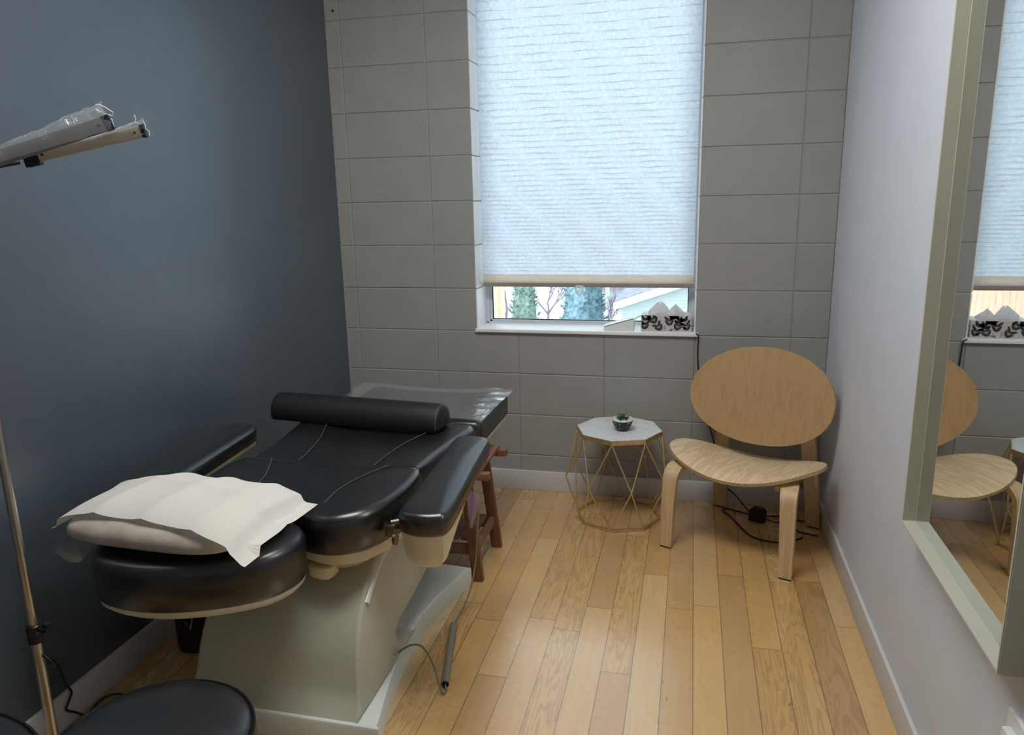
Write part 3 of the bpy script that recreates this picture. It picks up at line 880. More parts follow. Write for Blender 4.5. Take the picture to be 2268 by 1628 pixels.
# ------------------------------------------------------------------ round black stools at the camera side
def round_stool(name, c, z, r, label, h=.085, sq=1):
    o = empty(name, (c[0], c[1], 0), label, 'stool')
    lathe('seat_cushion', [(r-.02, z-h), (r-.006, z-h+.004), (r, z-h+.02), (r, z-.035), (r-.005, z-.018), (r-.018, z-.006), (r-.04, z), (r*.6, z+.004), (.01, z+.006)], (0,0), 'leather', o, 64, 60)
    tube('piping', [((r-.004)*math.cos(2*PI*i/64), (r-.004)*math.sin(2*PI*i/64), z-.016) for i in range(64)], .003, 'black_seam', o, 6, closed=True)
    lathe('gas_column', [(.025, .08), (.025, .26), (.017, .262), (.017, z-h)], (0,0), 'steel', o, 20)
    for k in range(5):
        a = 2*PI*k/5+.3
        e = (.22*math.cos(a), .22*math.sin(a))
        ob = bar('base_arm', (c[0]+.02*math.cos(a), c[1]+.02*math.sin(a), .092), (c[0]+e[0], c[1]+e[1], .068), .035, .028, 'dark_metal', o, w2=.025, h2=.02)
        w = lathe('caster', [(.01, -.012), (.027, -.011), (.028, -.008), (.028, .008), (.027, .011), (.01, .012)], (0,0), 'black_plastic', o, 20)
        w.rotation_euler = (PI/2, 0, a); w.location = (e[0], e[1], .0285)
    return o
round_stool('rolling_stool', (.285, -2.440), .50, .178, 'round black leather stool seat in front of the chair base')
round_stool('rolling_stool', (.072, -2.775), .60, .24, 'black padded stool seat cut off by the bottom left corner of the photo', .09)

# ------------------------------------------------------------------ lamp on pole
LX, LY = -.20, -2.205
lp = empty('floor_lamp', (LX, LY, 0), 'thin steel pole lamp at the left edge with two flat light arms', 'lamp')
tube('pole', [(0,0,.03), (0,0,.50)], .0115, 'steel', lp, 16); tube('pole', [(0,0,.50), (0,0,1.49)], .0095, 'steel', lp, 16)
lathe('base', [(.14, 0), (.14, .012), (.12, .022), (.03, .03), (.02, .05)], (0,0), 'dark_metal', lp, 40)
bm = bmesh.new(); add_lathe(bm, [(.013, .47), (.0155, .472), (.0155, .49), (.0145, .492), (.0155, .494), (.0155, .512), (.013, .514)], (0,0), 20)
finish('collar', bm, 'black_plastic', lp)
bm = bmesh.new(); add_tube(bm, [(.012, .0, .505), (.03, .004, .508)], .005, 10); add_tube(bm, [(.03, .004, .500), (.034, .005, .519)], .008, 10)
add_box(bm, (.014, -.006, .50), (.04, .006, .509), .002); finish('clamp_knob', bm, 'black_plastic', lp)
def lamparm(name, a, b, w, h, mat, holes):
    a, b = Vector(a), Vector(b)
    root = bar(name, a, b, w, h, mat, lp, bev=.004)
    d = (b-a).normalized(); s = d.cross(Vector((0,0,1))).normalized()
    return root, a-lp.location, b-lp.location, d, s
a1, b1 = (LX+.01, LY-.02, 1.478), (-.002, -2.015, 1.580)
r1, A1, B1, d1, s1 = lamparm('light_arm', a1, b1, .012, .030, 'lamp_grey', 0)
a2, b2 = (-.128, -2.03, 1.505), (.092, -1.985, 1.566)
a2, b2 = (-.164, -2.03, 1.520), (.055, -1.975, 1.566)
r2, A2, B2, d2, s2 = lamparm('light_arm', a2, b2, .012, .024, 'lamp_beige', 0)
r2['label'] = 'pale beige light arm'; r1['label'] = 'dark grey light arm'
def piece(name, c, d, s, l, w, h, mat, parent):
    c = Vector(c); u = s.cross(d).normalized(); bm = bmesh.new()
    mt = Matrix((( d.x, s.x, u.x, c.x), (d.y, s.y, u.y, c.y), (d.z, s.z, u.z, c.z), (0,0,0,1)))
    add_box(bm, (-l/2, -w/2, -h/2), (l/2, w/2, h/2), .0015, mat=mt); return finish(name, bm, mat, parent)
piece('end_cap', B1+d1*.006, d1, s1, .016, .014, .032, 'black_plastic', r1)
piece('end_cap', B2+d2*.003, d2, s2, .008, .014, .026, 'black_plastic', r2)
for (P, d, s, par) in ((B1-d1*.012, d1, s1, r1), (B2-d2*.014, d2, s2, r2), (A2+d2*.012, d2, s2, r2)):
    bm = bmesh.new(); add_tube(bm, [P+s*.004, P+s*.0075], .0028, 10); add_tube(bm, [P-s*.004, P-s*.0075], .0028, 10); finish('rivet', bm, 'dark_metal', par)
piece('switch', A2-d2*.012+Vector((0,0,-.008)), d2, s2, .032, .016, .020, 'black_plastic', r2)
# bracket between pole and arms + wire
tube('bracket', [(0, 0, 1.43), (.006, -.004, 1.452), (.03, .03, 1.485), (.06, .10, 1.505)], .005, 'dark_metal', lp, 8, 6)
# clear wrap round the arms
def wrap(A, B, d, s, r0, r1_, flare, seed, par):
    rnd = random.Random(seed); bm = bmesh.new(); N, K = 20, 18; rows = []
    u = s.cross(d).normalized()
    for i in range(N+1):
        t = i/N; c = A.lerp(B, t)+d*(flare*t); row = []
        for k in range(K+1):
            a = -.4+(PI+.8)*k/K
            hgt = r0+(r1_-r0)*t**1.5
            j = (1+rnd.uniform(-.12, .12)*(.3+t))
            row.append(bm.verts.new(c+s*math.cos(a)*.012*j+u*(math.sin(a)*hgt*j)+d*(rnd.uniform(-.010, .010) if i == N else 0)))
        rows.append(row)
    for i in range(N):
        for k in range(K): bm.faces.new((rows[i][k], rows[i][k+1], rows[i+1][k+1], rows[i+1][k]))
    finish('plastic_wrap', bm, 'film_thin', par, ang=180)
    bm = bmesh.new(); add_tube(bm, [v for v in []] or [Vector(p) for p in EDGE[seed]], .0011, 5); finish('wrap_edge', bm, 'tissue', par)
EDGE = {}
u1 = s1.cross(d1).normalized(); u2 = s2.cross(d2).normalized()
EDGE[1] = [B1+d1*x+u1*y for x, y in ((.002, .040), (.010, .036), (.016, .030), (.022, .022), (.026, .016), (.022, .010), (.008, .020), (.004, .014), (.018, .004), (.014, -.010))]
EDGE[2] = [B2+d2*x+u2*y for x, y in ((-.006, .036), (-.005, .028), (-.010, .020), (.002, .016), (.008, .020), (.010, .012), (.008, .004), (.014, -.002), (.012, -.012))]
wrap(A1, B1, d1, s1, .017, .040, .010, 1, r1); wrap(A2.lerp(B2, .45), B2, d2, s2, .013, .024, .008, 2, r2)
# power cable of lamp
cb = tube('power_cable', [(LX+.012, LY, .44), (LX+.02, LY+.02, .40), (-.33, -2.08, .31), (-.44, -1.987, .249), (-.452, -1.956, .228), (-.455, -1.93, .182), (-.455, -1.92, .127), (-.452, -1.908, .092), (-.452, -1.922, .072), (-.450, -1.934, .055), (-.444, -1.911, .03), (-.42, -1.895, .006), (-.36, -1.90, .005), (-.30, -1.92, .005)], .003, 'black_cable', None, 8, 8)
tag(cb, 'black power cable dropping from the lamp pole past the left baseboard', 'cable')
cb = tube('power_cable', [(-.36, -1.96, .005), (-.40, -1.925, .005), (-.428, -1.893, .010), (-.440, -1.865, .005), (-.446, -1.83, .005), (-.44, -1.803, .005), (-.413, -1.788, .005), (-.331, -1.80, .005), (-.26, -1.84, .005)], .003, 'black_cable', None, 8, 8)
tag(cb, 'black cable looping over the floor behind the round stool', 'cable')
cb = tube('power_cable', [(-.22, -1.72, .004), (-.19, -1.66, .004), (-.17, -1.58, .004), (-.15, -1.45, .004)], .003, 'brown_cable', None, 8, 8)
tag(cb, 'short reddish brown cable on the floor left of the chair base', 'cable')

# ------------------------------------------------------------------ octagonal side table
tx, ty = .907, -.236
ot = empty('side_table', (tx, ty, 0), 'octagonal side table, marble top on a brass wire frame', 'table')
def pol(r, a, z): return (r*math.cos(math.radians(a)), r*math.sin(math.radians(a)), z)
TA = [-4+45*k for k in range(8)]; MA = [a+22.5 for a in TA]
RT, RM, RB, ZT, ZM = .190, .236, .186, .412, .200
bm = bmesh.new()
o1 = [bm.verts.new(pol(RT-.004, a, ZT)) for a in TA]; o0 = [bm.verts.new(pol(RT-.004, a, ZT-.01)) for a in TA]
bm.faces.new(o1); bm.faces.new(o0[::-1])
for i in range(8): bm.faces.new((o0[i], o0[(i+1)%8], o1[(i+1)%8], o1[i]))
finish('table_top', bm, 'marble', ot)
bm = bmesh.new()
for r, z0_, z1_, rr_ in ((RT, ZT-.020, ZT-.0015, RT-.004), ):
    q = [[bm.verts.new(pol(a_, an, z_)) for an in TA] for a_, z_ in ((r-.004, z0_), (r, z0_), (r, z1_+.001), (r-.004, z1_+.001))]
    for a_, b_ in ((0,1),(1,2),(2,3),(3,0)):
        for i in range(8): bm.faces.new((q[a_][i], q[a_][(i+1)%8], q[b_][(i+1)%8], q[b_][i]))
finish('top_rim', bm, 'brass', ot)
bm = bmesh.new()
q = [[bm.verts.new(pol(a_, an, z_)) for an in TA] for a_, z_ in ((RB-.006, .001), (RB+.003, .001), (RB+.003, .012), (RB-.006, .012))]
for a_, b_ in ((0,1),(1,2),(2,3),(3,0)):
    for i in range(8): bm.faces.new((q[a_][i], q[a_][(i+1)%8], q[b_][(i+1)%8], q[b_][i]))
finish('bottom_ring', bm, 'brass', ot)
for i in range(8):
    for k in (0, 1):
        tube('strut', [pol(RT-.003, TA[(i+k)%8], ZT-.018), pol(RM, MA[i], ZM)], .0032, 'brass', ot, 8)
        tube('strut', [pol(RB, TA[(i+k)%8], .010), pol(RM, MA[i], ZM)], .0032, 'brass', ot, 8)
# succulent
su = empty('potted_succulent', (.924, -.262, ZT), 'tiny green succulent in a dark patterned pot on the marble table', 'potted plant')
bm = bmesh.new()
add_lathe(bm, [(.020, 0), (.024, .001), (.032, .012), (.041, .030), (.0455, .045), (.0455, .047)], (0,0), 40, 0, capt=False)
add_lathe(bm, [(.0455, .047), (.0465, .048), (.0465, .053), (.0445, .054), (.042, .050), (.040, .046)], (0,0), 40, 1, capb=False, capt=False)
rnd = random.Random(3)
for i in range(34):
    a = rnd.uniform(0, 2*PI); z = rnd.uniform(.008, .04); 
    def rad(z): return .020+(.0455-.020)*(z/.045)**.62+.0012
    da = rnd.uniform(.02, .05); dz = rnd.uniform(.003, .008)
    vs = [bm.verts.new((rad(zz)*math.cos(aa), rad(zz)*math.sin(aa), zz)) for aa, zz in ((a-da, z), (a, z-.001), (a+da, z+dz*.2), (a, z+dz))]
    bm.faces.new(vs).material_index = 1
finish('pot', bm, ['pot_dark', 'pot_white'], su, recalc=False)
bm = bmesh.new()
for i in range(60):
    a = rnd.uniform(0, 2*PI); r = rnd.uniform(.012, .039)
    bmesh.ops.create_icosphere(bm, subdivisions=1, radius=rnd.uniform(.003, .005), matrix=Matrix.Translation((r*math.cos(a), r*math.sin(a), .047+rnd.uniform(0, .003))))
add_lathe(bm, [(.001, .046), (.041, .046)], (0,0), 24, capb=False, capt=False)
tag(finish('pebbles', bm, 'pebble', su), kind='stuff')
pl_ = bpy.data.objects.new('rosette', None); COL.objects.link(pl_); pl_.parent = su
for ring_, (cnt, tilt, ln) in enumerate(((9, 68, .036), (8, 48, .038), (7, 28, .037), (4, 10, .034))):
    for k in range(cnt):
        a = 2*PI*k/cnt+ring_*.4; t = math.radians(tilt+rnd.uniform(-6, 6)); l = ln*rnd.uniform(.85, 1.1)
        d = Vector((math.sin(t)*math.cos(a), math.sin(t)*math.sin(a), math.cos(t)))
        s = Vector((-math.sin(a), math.cos(a), 0)); n_ = d.cross(s)
        bm = bmesh.new(); rows = []
        for f, w in ((0, .45), (.3, 1), (.6, .85), (.85, .45), (1, .04)):
            c = Vector((0,0,.048))+d*l*f - n_*(.004*math.sin(f*PI))
            rows.append([bm.verts.new(c+s*.0052*w*math.cos(q_)+n_*.0026*w*math.sin(q_)) for q_ in [2*PI*m_/6 for m_ in range(6)]])
        for r0_, r1x in zip(rows, rows[1:]):
            for m_ in range(6): bm.faces.new((r0_[m_], r0_[(m_+1)%6], r1x[(m_+1)%6], r1x[m_]))
        bm.faces.new(rows[-1]); bm.faces.new(rows[0][::-1])
        finish('leaf', bm, 'succulent', pl_)

# ------------------------------------------------------------------ plywood lounge chair
FX, FY = 1.35, -.60; CA = math.atan2(-.385, .922)
wc = empty('lounge_chair', (FX, FY, 0), 'oak veneer lounge chair with oval back and curved seat in the corner', 'chair', CA)
def ply(name, f, mat, th, nr=14, na=72, edge='ply_edge'):
    """shell from unit disc param f(r,a)->(pos); thickness along normal"""
    bm = bmesh.new(); rows = []
    c = bm.verts.new(f(0, 0))
    for i in range(1, nr+1):
        rows.append([bm.verts.new(f(i/nr, 2*PI*k/na)) for k in range(na)])
    for k in range(na): bm.faces.new((c, rows[0][k], rows[0][(k+1)%na]))
    for a, b in zip(rows, rows[1:]):
        for k in range(na): bm.faces.new((a[k], b[k], b[(k+1)%na], a[(k+1)%na]))
    bmesh.ops.recalc_face_normals(bm, faces=bm.faces); bm.normal_update()
    top = list(bm.faces)
    vs = list(bm.verts); nrm = {v: v.normal.copy() for v in vs}
    sgn = 1
    low = {v: bm.verts.new(v.co - nrm[v]*th) for v in vs}
    for fc in top: bm.faces.new([low[v] for v in reversed(fc.verts)])
    a = rows[-1]
    for k in range(na):
        fc = bm.faces.new((a[k], a[(k+1)%na], low[a[(k+1)%na]], low[a[k]])); fc.material_index = 1
    return finish(name, bm, [mat, edge], wc, ang=40)
def seat_f(r, a):
    n = 2.25
    ca, sa = math.cos(a), math.sin(a)
    k = (abs(ca)**n+abs(sa)**n)**(-1/n)
    x, y = .305*r*k*ca, .222*r*k*sa
    z = .335 + .055*(abs(x)/.30)**1.8 - .115*(y+.0) - .15*min(0, y)*0 - 1.3*max(0, -y-.10)**2
    return (x, y+.205, z)
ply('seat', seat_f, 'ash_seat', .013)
def back_f(r, a):
    n = 2.08; ca, sa = math.cos(a), math.sin(a)
    k = (abs(ca)**n+abs(sa)**n)**(-1/n)
    x, s = .298*r*k*ca, .205*r*k*sa
    z = .585+s*.965; y = .385+s*.22 - .42*x*x
    return (x, y, z)
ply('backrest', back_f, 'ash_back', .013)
def strip(name, path, w0, w1, th, mat='ash_leg'):
    """bent ply strip in the y-z plane at x; path of (x,y,z), widths along x"""
    pts = catmull(path, 8); bm = bmesh.new(); rows = []
    N = len(pts)
    for i, p in enumerate(pts):
        d = (pts[min(i+1, N-1)]-pts[max(i-1, 0)]).normalized(); s = Vector((1,0,0)); s = (s-d*s.dot(d)).normalized(); n_ = s.cross(d)
        w = w0+(w1-w0)*i/(N-1)
        rows.append([bm.verts.new(p+s*a_*w/2+n_*b_*th/2) for a_, b_ in ((-1,-1),(1,-1),(1,1),(-1,1))])
    for a, b in zip(rows, rows[1:]):
        for k in range(4): bm.faces.new((a[k], a[(k+1)%4], b[(k+1)%4], b[k]))
    bm.faces.new(rows[0][::-1]); bm.faces.new(rows[-1])
    return finish(name, bm, mat, wc, ang=40)
for s_ in (-1, 1):
    lg = strip('leg', [(s_*.240, 0, .006), (s_*.237, .004, .15), (s_*.233, .008, .27), (s_*.230, .018, .315), (s_*.222, .055, .338), (s_*.20, .12, .333), (s_*.17, .22, .312)], .048, .072, .022)
    box('foot_pad', (s_*.240-.022, -.011, 0), (s_*.240+.022, .011, .008), 'black_plastic', lg, .002)
    lg = strip('leg', [(s_*.205, .515, .006), (s_*.200, .49, .14), (s_*.190, .462, .28), (s_*.180, .447, .40), (s_*.168, .440, .50), (s_*.155, .437, .585)], .060, .056, .022)
    box('foot_pad', (s_*.205-.024, .504, 0), (s_*.205+.024, .526, .008), 'black_plastic', lg, .002)
for s_ in (-1, 1):
    bar_ = strip('seat_rail', [(s_*.165, .12, .300), (s_*.175, .28, .290), (s_*.182, .452, .285)], .035, .035, .022)
    bm = bmesh.new(); add_tube(bm, [(s_*.192, .4425, .262), (s_*.192, .439, .262)], .008, 12); finish('bolt', bm, 'dark_metal', bar_)

# ------------------------------------------------------------------ sill things
tbx = empty('tissue_box', (1.090, .075, .801), 'rectangular tissue box printed with dark leaves on the right end of the sill', 'tissue box')
bm = bmesh.new(); hx, hy, hz_ = .112, .058, .074
add_box(bm, (-hx, -hy, 0), (hx, hy, hz_), .0025)
def leaf2(cx, cz, ang, ln, wd, mi, face=0):
    ca, sa = math.cos(ang), math.sin(ang); P = []
    for k in range(10):
        t = 2*PI*k/10; u = math.cos(t)*ln/2; v = math.sin(t)*wd/2*(1-.25*math.cos(t))
        px, pz = cx+u*ca-v*sa, cz+u*sa+v*ca
        lim = hx if face == 0 else hy
        px = max(-lim+.002, min(lim-.002, px)); pz = max(.002, min(hz_-.002, pz))
        P.append((px, -hy-.0004, pz) if face == 0 else ((hx+.0004, px, pz) if face == 1 else (-hx-.0004, px, pz)))
    try: bm.faces.new([bm.verts.new(p) for p in P]).material_index = mi
    except ValueError: pass
rnd = random.Random(5)
for face, lim in ((0, hx), (1, hy), (2, hy)):
    for i in range(int(lim*90)):
        leaf2(rnd.uniform(-lim, lim), rnd.uniform(0, hz_), rnd.uniform(0, PI), .026, .010, 2, face)
for (sx, sz, sa, n_) in ((-.015, -.004, 2.2, 4), (.040, -.004, 1.2, 3), (.10, -.004, 1.9, 3), (-.098, -.004, 1.5, 3), (.00, .070, .1, 2), (.070, .072, 3.0, 2), (-.06, .078, -2.6, 1), (.015, .015, 1.6, 2), (.074, .030, 2.2, 1)):
    for k in range(n_):
        t = .012+.020*k; x = sx+math.cos(sa)*t; z = sz+math.sin(sa)*t
        for sg in (-1, 1): leaf2(x+math.cos(sa+sg*(.65+.15*(k%2)))*.016, z+math.sin(sa+sg*(.65+.15*(k%2)))*.016, sa+sg*(.65+.15*(k%2)), .030, .0125, 1)
        leaf2(x, z, sa, .018, .0016, 1)
for sy in (-.03, .01, .045):
    for f in (1, 2):
        for k in range(3):
            for sg in (-1, 1): leaf2(sy+sg*.009, .012+.02*k, PI/2+sg*.8, .026, .010, 1, f)
finish('box', bm, ['tbox', 'leafprint', 'leafprint2'], tbx, ang=30, recalc=False)
bm = bmesh.new(); add_lathe(bm, [(.045, .0742), (.046, .0748), (.030, .0752)], (0,0), 32, capt=False, capb=False)
for v in bm.verts: v.co.x *= 1.6
finish('opening_film', bm, 'film_thin', tbx)
def crumple(cx, cy, r, h, seed):
    rnd = random.Random(seed); bm = bmesh.new(); n = 14; rows = []
    for i in range(7):
        f = i/6; row = []
        for k in range(n):
            a = 2*PI*k/n; rr_ = r*(1-f)**.6*(1+.45*math.sin(3*a+seed+f*2)+rnd.uniform(-.15, .15))+.002
            row.append(bm.verts.new((cx+rr_*math.cos(a)*1.2+.012*f*math.sin(seed), cy+rr_*math.sin(a)*.7, .0745+h*f*(1+.3*math.sin(2*a+seed)))))
        rows.append(row)
    for a, b in zip(rows, rows[1:]):
        for k in range(n): bm.faces.new((a[k], a[(k+1)%n], b[(k+1)%n], b[k]))
    bm.faces.new(rows[-1]); return finish('tissue', bm, 'tissue', tbx, ang=25)
crumple(-.040, 0, .034, .044, 2); crumple(.048, -.005, .030, .034, 4)
dv = empty('wedge_device', (.885, .05, .801), 'white wedge-shaped device on the sill left of the tissue box', 'device')
prism('body', [(-.072, .0), (-.078, .006), (-.075, .014), (-.05, .022), (.052, .052), (.060, .050), (.062, .040), (.060, .004), (.052, 0)], 1, -.035, .035, 'white_plastic', dv, .003)
prism('top_plate', [(-.074, .0155), (-.05, .0235), (.053, .0535), (.058, .0545), (.058, .0570), (.052, .0565), (-.052, .0265), (-.077, .018)], 1, -.036, .036, 'grey_plastic', dv)
tube('cable', [(.06, 0, .045), (.075, .01, .058), (.095, .03, .060), (.12, .055, .050)], .0025, 'white_plastic', dv, 8, 6)
cb = tube('power_cable', [(1.222, -.024, .802), (1.2335, -.021, .79), (1.2325, -.007, .74), (1.236, -.006, .66), (1.246, -.006, .58), (1.262, -.006, .48), (1.294, -.007, .376), (1.33, -.012, .26), (1.352, -.020, .17), (1.37, -.030, .10), (1.42, -.040, .06), (1.474, -.145, .03), (1.486, -.16, .028)], .0028, 'black_cable', None, 8, 8)
tag(cb, 'thin black cable running from the sill down the block wall behind the lounge chair', 'cable')
ad = empty('power_adapter', (1.512, -.18, 0), 'black power adapter block on the floor under the lounge chair', 'adapter', -.5)
box('body', (-.032, -.024, .001), (.032, .024, .052), 'black_plastic', ad, .006)
box('prong_block', (-.024, -.018, .052), (.024, .018, .060), 'black_plastic', ad, .003)
def gl(x, y, z=.004): 
    return (x, y, z)
cb = tube('power_cable', [(1.49, -.17, .02), (1.44, -.11, .006), (1.385, -.082, .005), (1.368, -.11, .005), (1.40, -.17, .005), (1.44, -.28, .005), (1.48, -.36, .005), (1.56, -.395, .005), (1.63, -.37, .005), (1.68, -.33, .005)], .0034, 'brown_cable', None, 8, 8)
tag(cb, 'dark brown cable making a loop on the floor in front of the adapter', 'cable')
cb = tube('power_cable', [(1.54, -.19, .02), (1.58, -.20, .008), (1.63, -.19, .005), (1.655, -.22, .005), (1.67, -.27, .005), (1.71, -.29, .005), (1.745, -.30, .005)], .003, 'brown_cable', None, 8, 8)
tag(cb, 'dark cable wriggling right from the adapter towards the corner', 'cable')
cb = tube('power_cable', [(1.756, -.05, .225), (1.758, -.06, .20), (1.755, -.09, .12), (1.757, -.13, .06), (1.754, -.15, .02), (1.75, -.20, .005), (1.70, -.16, .005), (1.60, -.13, .005), (1.54, -.16, .012)], .003, 'black_cable', None, 8, 8)
tag(cb, 'black cable hanging in the back right corner behind the chair leg', 'cable')
ou2 = empty('wall_outlet', (1.72, 0, .24), 'small dark outlet on the block wall in the corner behind the lounge chair', 'outlet')
box('cover_plate', (-.035, -.006, -.055), (.035, .0, .055), 'block', ou2, .002)
box('plug', (-.005, -.030, -.035), (.035, -.006, -.005), 'black_plastic', ou2, .004)

# ------------------------------------------------------------------ added ceiling panel, out of view, brightens the room as fill light
cl = empty('ceiling_lamp', (.65, -1.75, ZC), 'flat rectangular ceiling light over the middle of the room', 'lamp')
box('housing', (-.62, -.32, -.05), (.62, .32, -.001), 'white_plastic', cl, .006)
box('diffuser', (-.60, -.30, -.058), (.60, .30, -.048), M['lamp_diffuser'], cl, .003)

# ------------------------------------------------------------------ outdoors
GZ = -3.2
g = box('ground', (-40, .4, GZ-.2), (40, 70, GZ), 'snow'); struct(g)
# C = (1.19,-3.41,1.42)
def conifer(x, y, h, r, mat, label, seed):
    rnd = random.Random(seed); o = empty('conifer_tree', (x, y, GZ), label, 'tree')
    bm = bmesh.new()
    for i in range(900):
        f = rnd.random()**.8; z = .12*h*.3+f*h; rr_ = r*(1-f*.85)*math.sqrt(rnd.uniform(.25, 1)); a = rnd.uniform(0, 2*PI)
        c = Vector((rr_*math.cos(a), rr_*math.sin(a), z)); s = rnd.uniform(.08, .17)
        d = Vector((math.cos(a), math.sin(a), rnd.uniform(.2, 1.1))).normalized(); sd = Vector((-math.sin(a), math.cos(a), rnd.uniform(-.4, .4))).normalized()
        v = [bm.verts.new(c-sd*s*.5), bm.verts.new(c+sd*s*.5), bm.verts.new(c+d*s*1.3)]; bm.faces.new(v)
    finish('foliage', bm, mat, o, smooth=False, recalc=False)
    lathe('core', [(r*.72, .1), (r*.6, h*.4), (r*.3, h*.75), (.03, h*1.0)], (0,0), mat, o, 14)
    lathe('trunk', [(.07, 0), (.05, .2)], (0,0), 'bark', o, 10)
def bare(x, y, h, label, seed, mat='bark', spread=.7, trunk=.55, r0=.05, lv=5):
    rnd = random.Random(seed); bm = bmesh.new()
    def br(p, d, l, r, n):
        q = p+d*l; m_ = p+d*l*.5+Vector((rnd.uniform(-1,1), rnd.uniform(-1,1), 0))*l*.06
        add_tube(bm, [p, m_, q], [r, r*.85, r*.7], 5)
        if n == 0: return
        for _ in range(3 if n > 1 else 2):
            dd = (d+Vector((rnd.uniform(-1,1), rnd.uniform(-1,1), rnd.uniform(-.2, .6)))*spread).normalized()
            br(q, dd, l*rnd.uniform(.6, .8), r*.62, n-1)
    br(Vector((0,0,0)), Vector((0,0,1)), h*trunk, r0, lv)
    o = finish('bare_tree', bm, mat); o.location = (x, y, GZ); tag(o, label, 'tree')
conifer(-4.0, 20, 3.0, .62, 'conifer', 'dark green conifer nearest the fence, seen through the window gap', 1)
conifer(-2.30, 20, 3.4, .62, 'conifer_blue', 'wider blue green conifer right of the small bare tree outside', 2)
conifer(-1.95, 21.5, 3.0, .50, 'conifer_blue', 'blue grey conifer standing close behind the wider one outside', 3)
bare(-3.50, 21.5, 2.6, 'small bare tree between the two conifers outside the window', 11, 'twig_red', .95, .24, .06, 6)
bare(-1.30, 20, 2.3, 'thin bare shrub tree between the blue conifer and the garage', 12, 'bark', .6, .22, .04)
bare(-1.75, 25.2, 2.3, 'bare twiggy tree just left of the garage corner', 13, 'twig_red', .8, .25, .05)
for i, (x, y) in enumerate(((-6.3, 20), (-7.6, 22), (-5.6, 24), (-8.4, 19), (-6.9, 17.5))):
    bare(x, y, 3.2, ['bare tree seen in the mirror, middle of the winter brush', 'bare tree seen in the mirror, furthest back in the brush', 'bare tree behind the wooden fence outside', 'bare tree seen in the mirror, leftmost of the brush', 'bare tree seen in the mirror, nearest of the brush'][i], 20+i, 'bark', .7, .25, .06)
fn = empty('wooden_fence', (-4.32, 17, GZ), 'orange brown board fence at the far left outside the window', 'fence')
bm = bmesh.new()
for k in range(14):
    x = -1.6+k*.145; add_box(bm, (x, -.012+.01*(k % 2), .05), (x+.14, .012+.01*(k % 2), 2.25+.02*(k % 3)), .004)
finish('boards', bm, 'fence', fn)
for x in (-1.62, .30): box('post', (x, -.08, 0), (x+.12, .04, 2.4), 'fence', fn, .008)
gr = empty('garage', (1.8, 18, GZ), 'white sided garage with frosted sloping roof outside the window', 'building')
ex, ez, rx, rz = -2.57, 1.59, .95, 2.79
bm = bmesh.new()
nb = 26
for k in range(nb):
    z0_, z1_ = .1*k+.05, .1*(k+1)+.05
    t = max(0, (z0_-ez)/(rz-ez)); xa = ex+.06+(rx-ex)*t; xb = 2*rx-xa
    if xb-xa < .1: break
    v = [bm.verts.new(p) for p in ((xa, -.03, z0_), (xb, -.03, z0_), (xb, -.004, z1_), (xa, -.004, z1_))]; bm.faces.new(v)
    v2 = [bm.verts.new(p) for p in ((xa, 0, z0_), (xb, 0, z0_))]; bm.faces.new((v[1], v[0], v2[0], v2[1]))
add_box(bm, (ex+.06, .0, 0), (2*rx-ex-.06, 6, ez)); finish('siding', bm, 'siding', gr, smooth=False, recalc=False)
for sgn in (1, -1):
    mx = lambda x: x if sgn > 0 else 2*rx-x
    bm = bmesh.new(); A = []
    for y in (-.28, 6.2):
        A.append([bm.verts.new((mx(x), y, z)) for x, z in ((ex-.12, ez-.04), (rx, rz+.02), (rx, rz+.10), (ex-.12, ez+.04))])
    for i in range(4): bm.faces.new((A[0][i], A[0][(i+1)%4], A[1][(i+1)%4], A[1][i]))
    bm.faces.new(A[0][::-1]); bm.faces.new(A[1]); finish('roof', bm, 'shingle', gr)
    bm = bmesh.new(); A = []
    for y in (-.33, -.28):
        A.append([bm.verts.new((mx(x), y, z)) for x, z in ((ex-.14, ez-.20), (rx, rz-.14), (rx, rz+.07), (ex-.14, ez+.01))])
    for i in range(4): bm.faces.new((A[0][i], A[0][(i+1)%4], A[1][(i+1)%4], A[1][i]))
    bm.faces.new(A[0][::-1]); bm.faces.new(A[1]); finish('fascia', bm, 'fascia', gr)
fb = empty('distant_house', (-.2, 27, GZ), 'distant house with reddish roof behind the garage outside', 'building')
box('wall', (-2.4, 0, 0), (3, 4, .9), 'siding', fb)
prism('roof', [(-.2, .85), (2, 2.3), (4.2, .85)], 0, -2.6, 3.1, 'brick_red', fb)
wp = tube('white_post', [(-1.63, 23, GZ), (-1.66, 23, GZ+2.2)], .07, 'fascia', None, 10)
tag(wp, 'white upright post outside between blue conifer and garage roof', 'post')

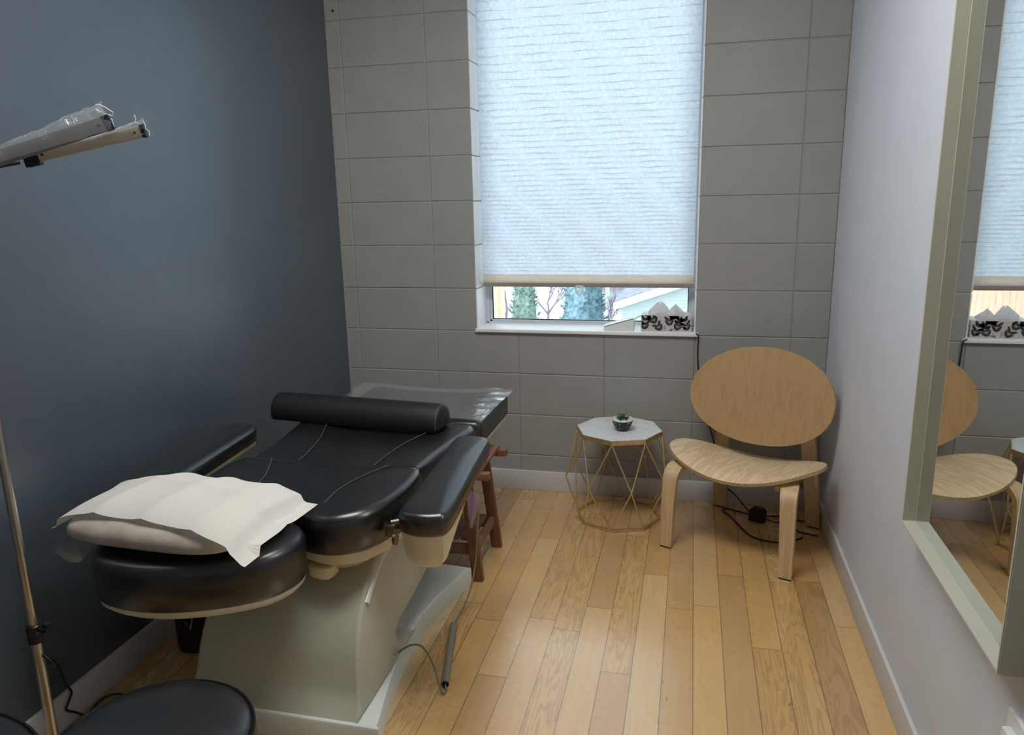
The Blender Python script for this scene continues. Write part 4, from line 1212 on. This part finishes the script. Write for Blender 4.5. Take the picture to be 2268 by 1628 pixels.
# ------------------------------------------------------------------ light
w = bpy.data.worlds.new('overcast_sky'); sc.world = w; w.use_nodes = True
nt = w.node_tree; bg = nt.nodes['Background']
tcn = nt.nodes.new('ShaderNodeTexCoord'); sp = nt.nodes.new('ShaderNodeSeparateXYZ'); rp = nt.nodes.new('ShaderNodeValToRGB')
nt.links.new(tcn.outputs['Generated'], sp.inputs[0]); nt.links.new(sp.outputs[2], rp.inputs[0])
rp.color_ramp.elements[0].position = 0; rp.color_ramp.elements[0].color = (.86,.94,1.0,1)
rp.color_ramp.elements[1].position = .8; rp.color_ramp.elements[1].color = (.80,.90,1.0,1)
nt.links.new(rp.outputs[0], bg.inputs[0]); bg.inputs[1].default_value = 1.15
pt = bpy.data.lights.new('window_portal', 'AREA'); pt.shape = 'RECTANGLE'; pt.size = WX1-WX0; pt.size_y = WZ1-WZ0; pt.cycles.is_portal = True
po = bpy.data.objects.new('window_portal', pt); COL.objects.link(po); po.location = ((WX0+WX1)/2, .24, (WZ0+WZ1)/2); po.rotation_euler = (-PI/2, 0, 0)

# ------------------------------------------------------------------ camera
cam = bpy.data.cameras.new('camera'); co = bpy.data.objects.new('camera', cam); COL.objects.link(co)
yaw, pitch, roll = -0.2363, -0.2261, -0.0207
F = Vector((math.sin(yaw)*math.cos(pitch), math.cos(yaw)*math.cos(pitch), math.sin(pitch)))
rt0 = Vector((math.cos(yaw), -math.sin(yaw), 0)); up0 = rt0.cross(F)
R = rt0*math.cos(roll)+up0*math.sin(roll); U = -rt0*math.sin(roll)+up0*math.cos(roll)
m = Matrix((R, U, -F)).transposed().to_4x4(); m.translation = Vector((1.1934, -3.4109, 1.4201)); co.matrix_world = m
cam.sensor_fit = 'HORIZONTAL'; cam.sensor_width = 36; cam.lens = 36*1663.71/2268; cam.clip_start = .02; cam.clip_end = 300
sc.camera = co
vs = sc.view_settings; vs.view_transform = 'Standard'; vs.look = 'None'; vs.gamma = 1; vs.use_curve_mapping = False; vs.exposure = 1.5
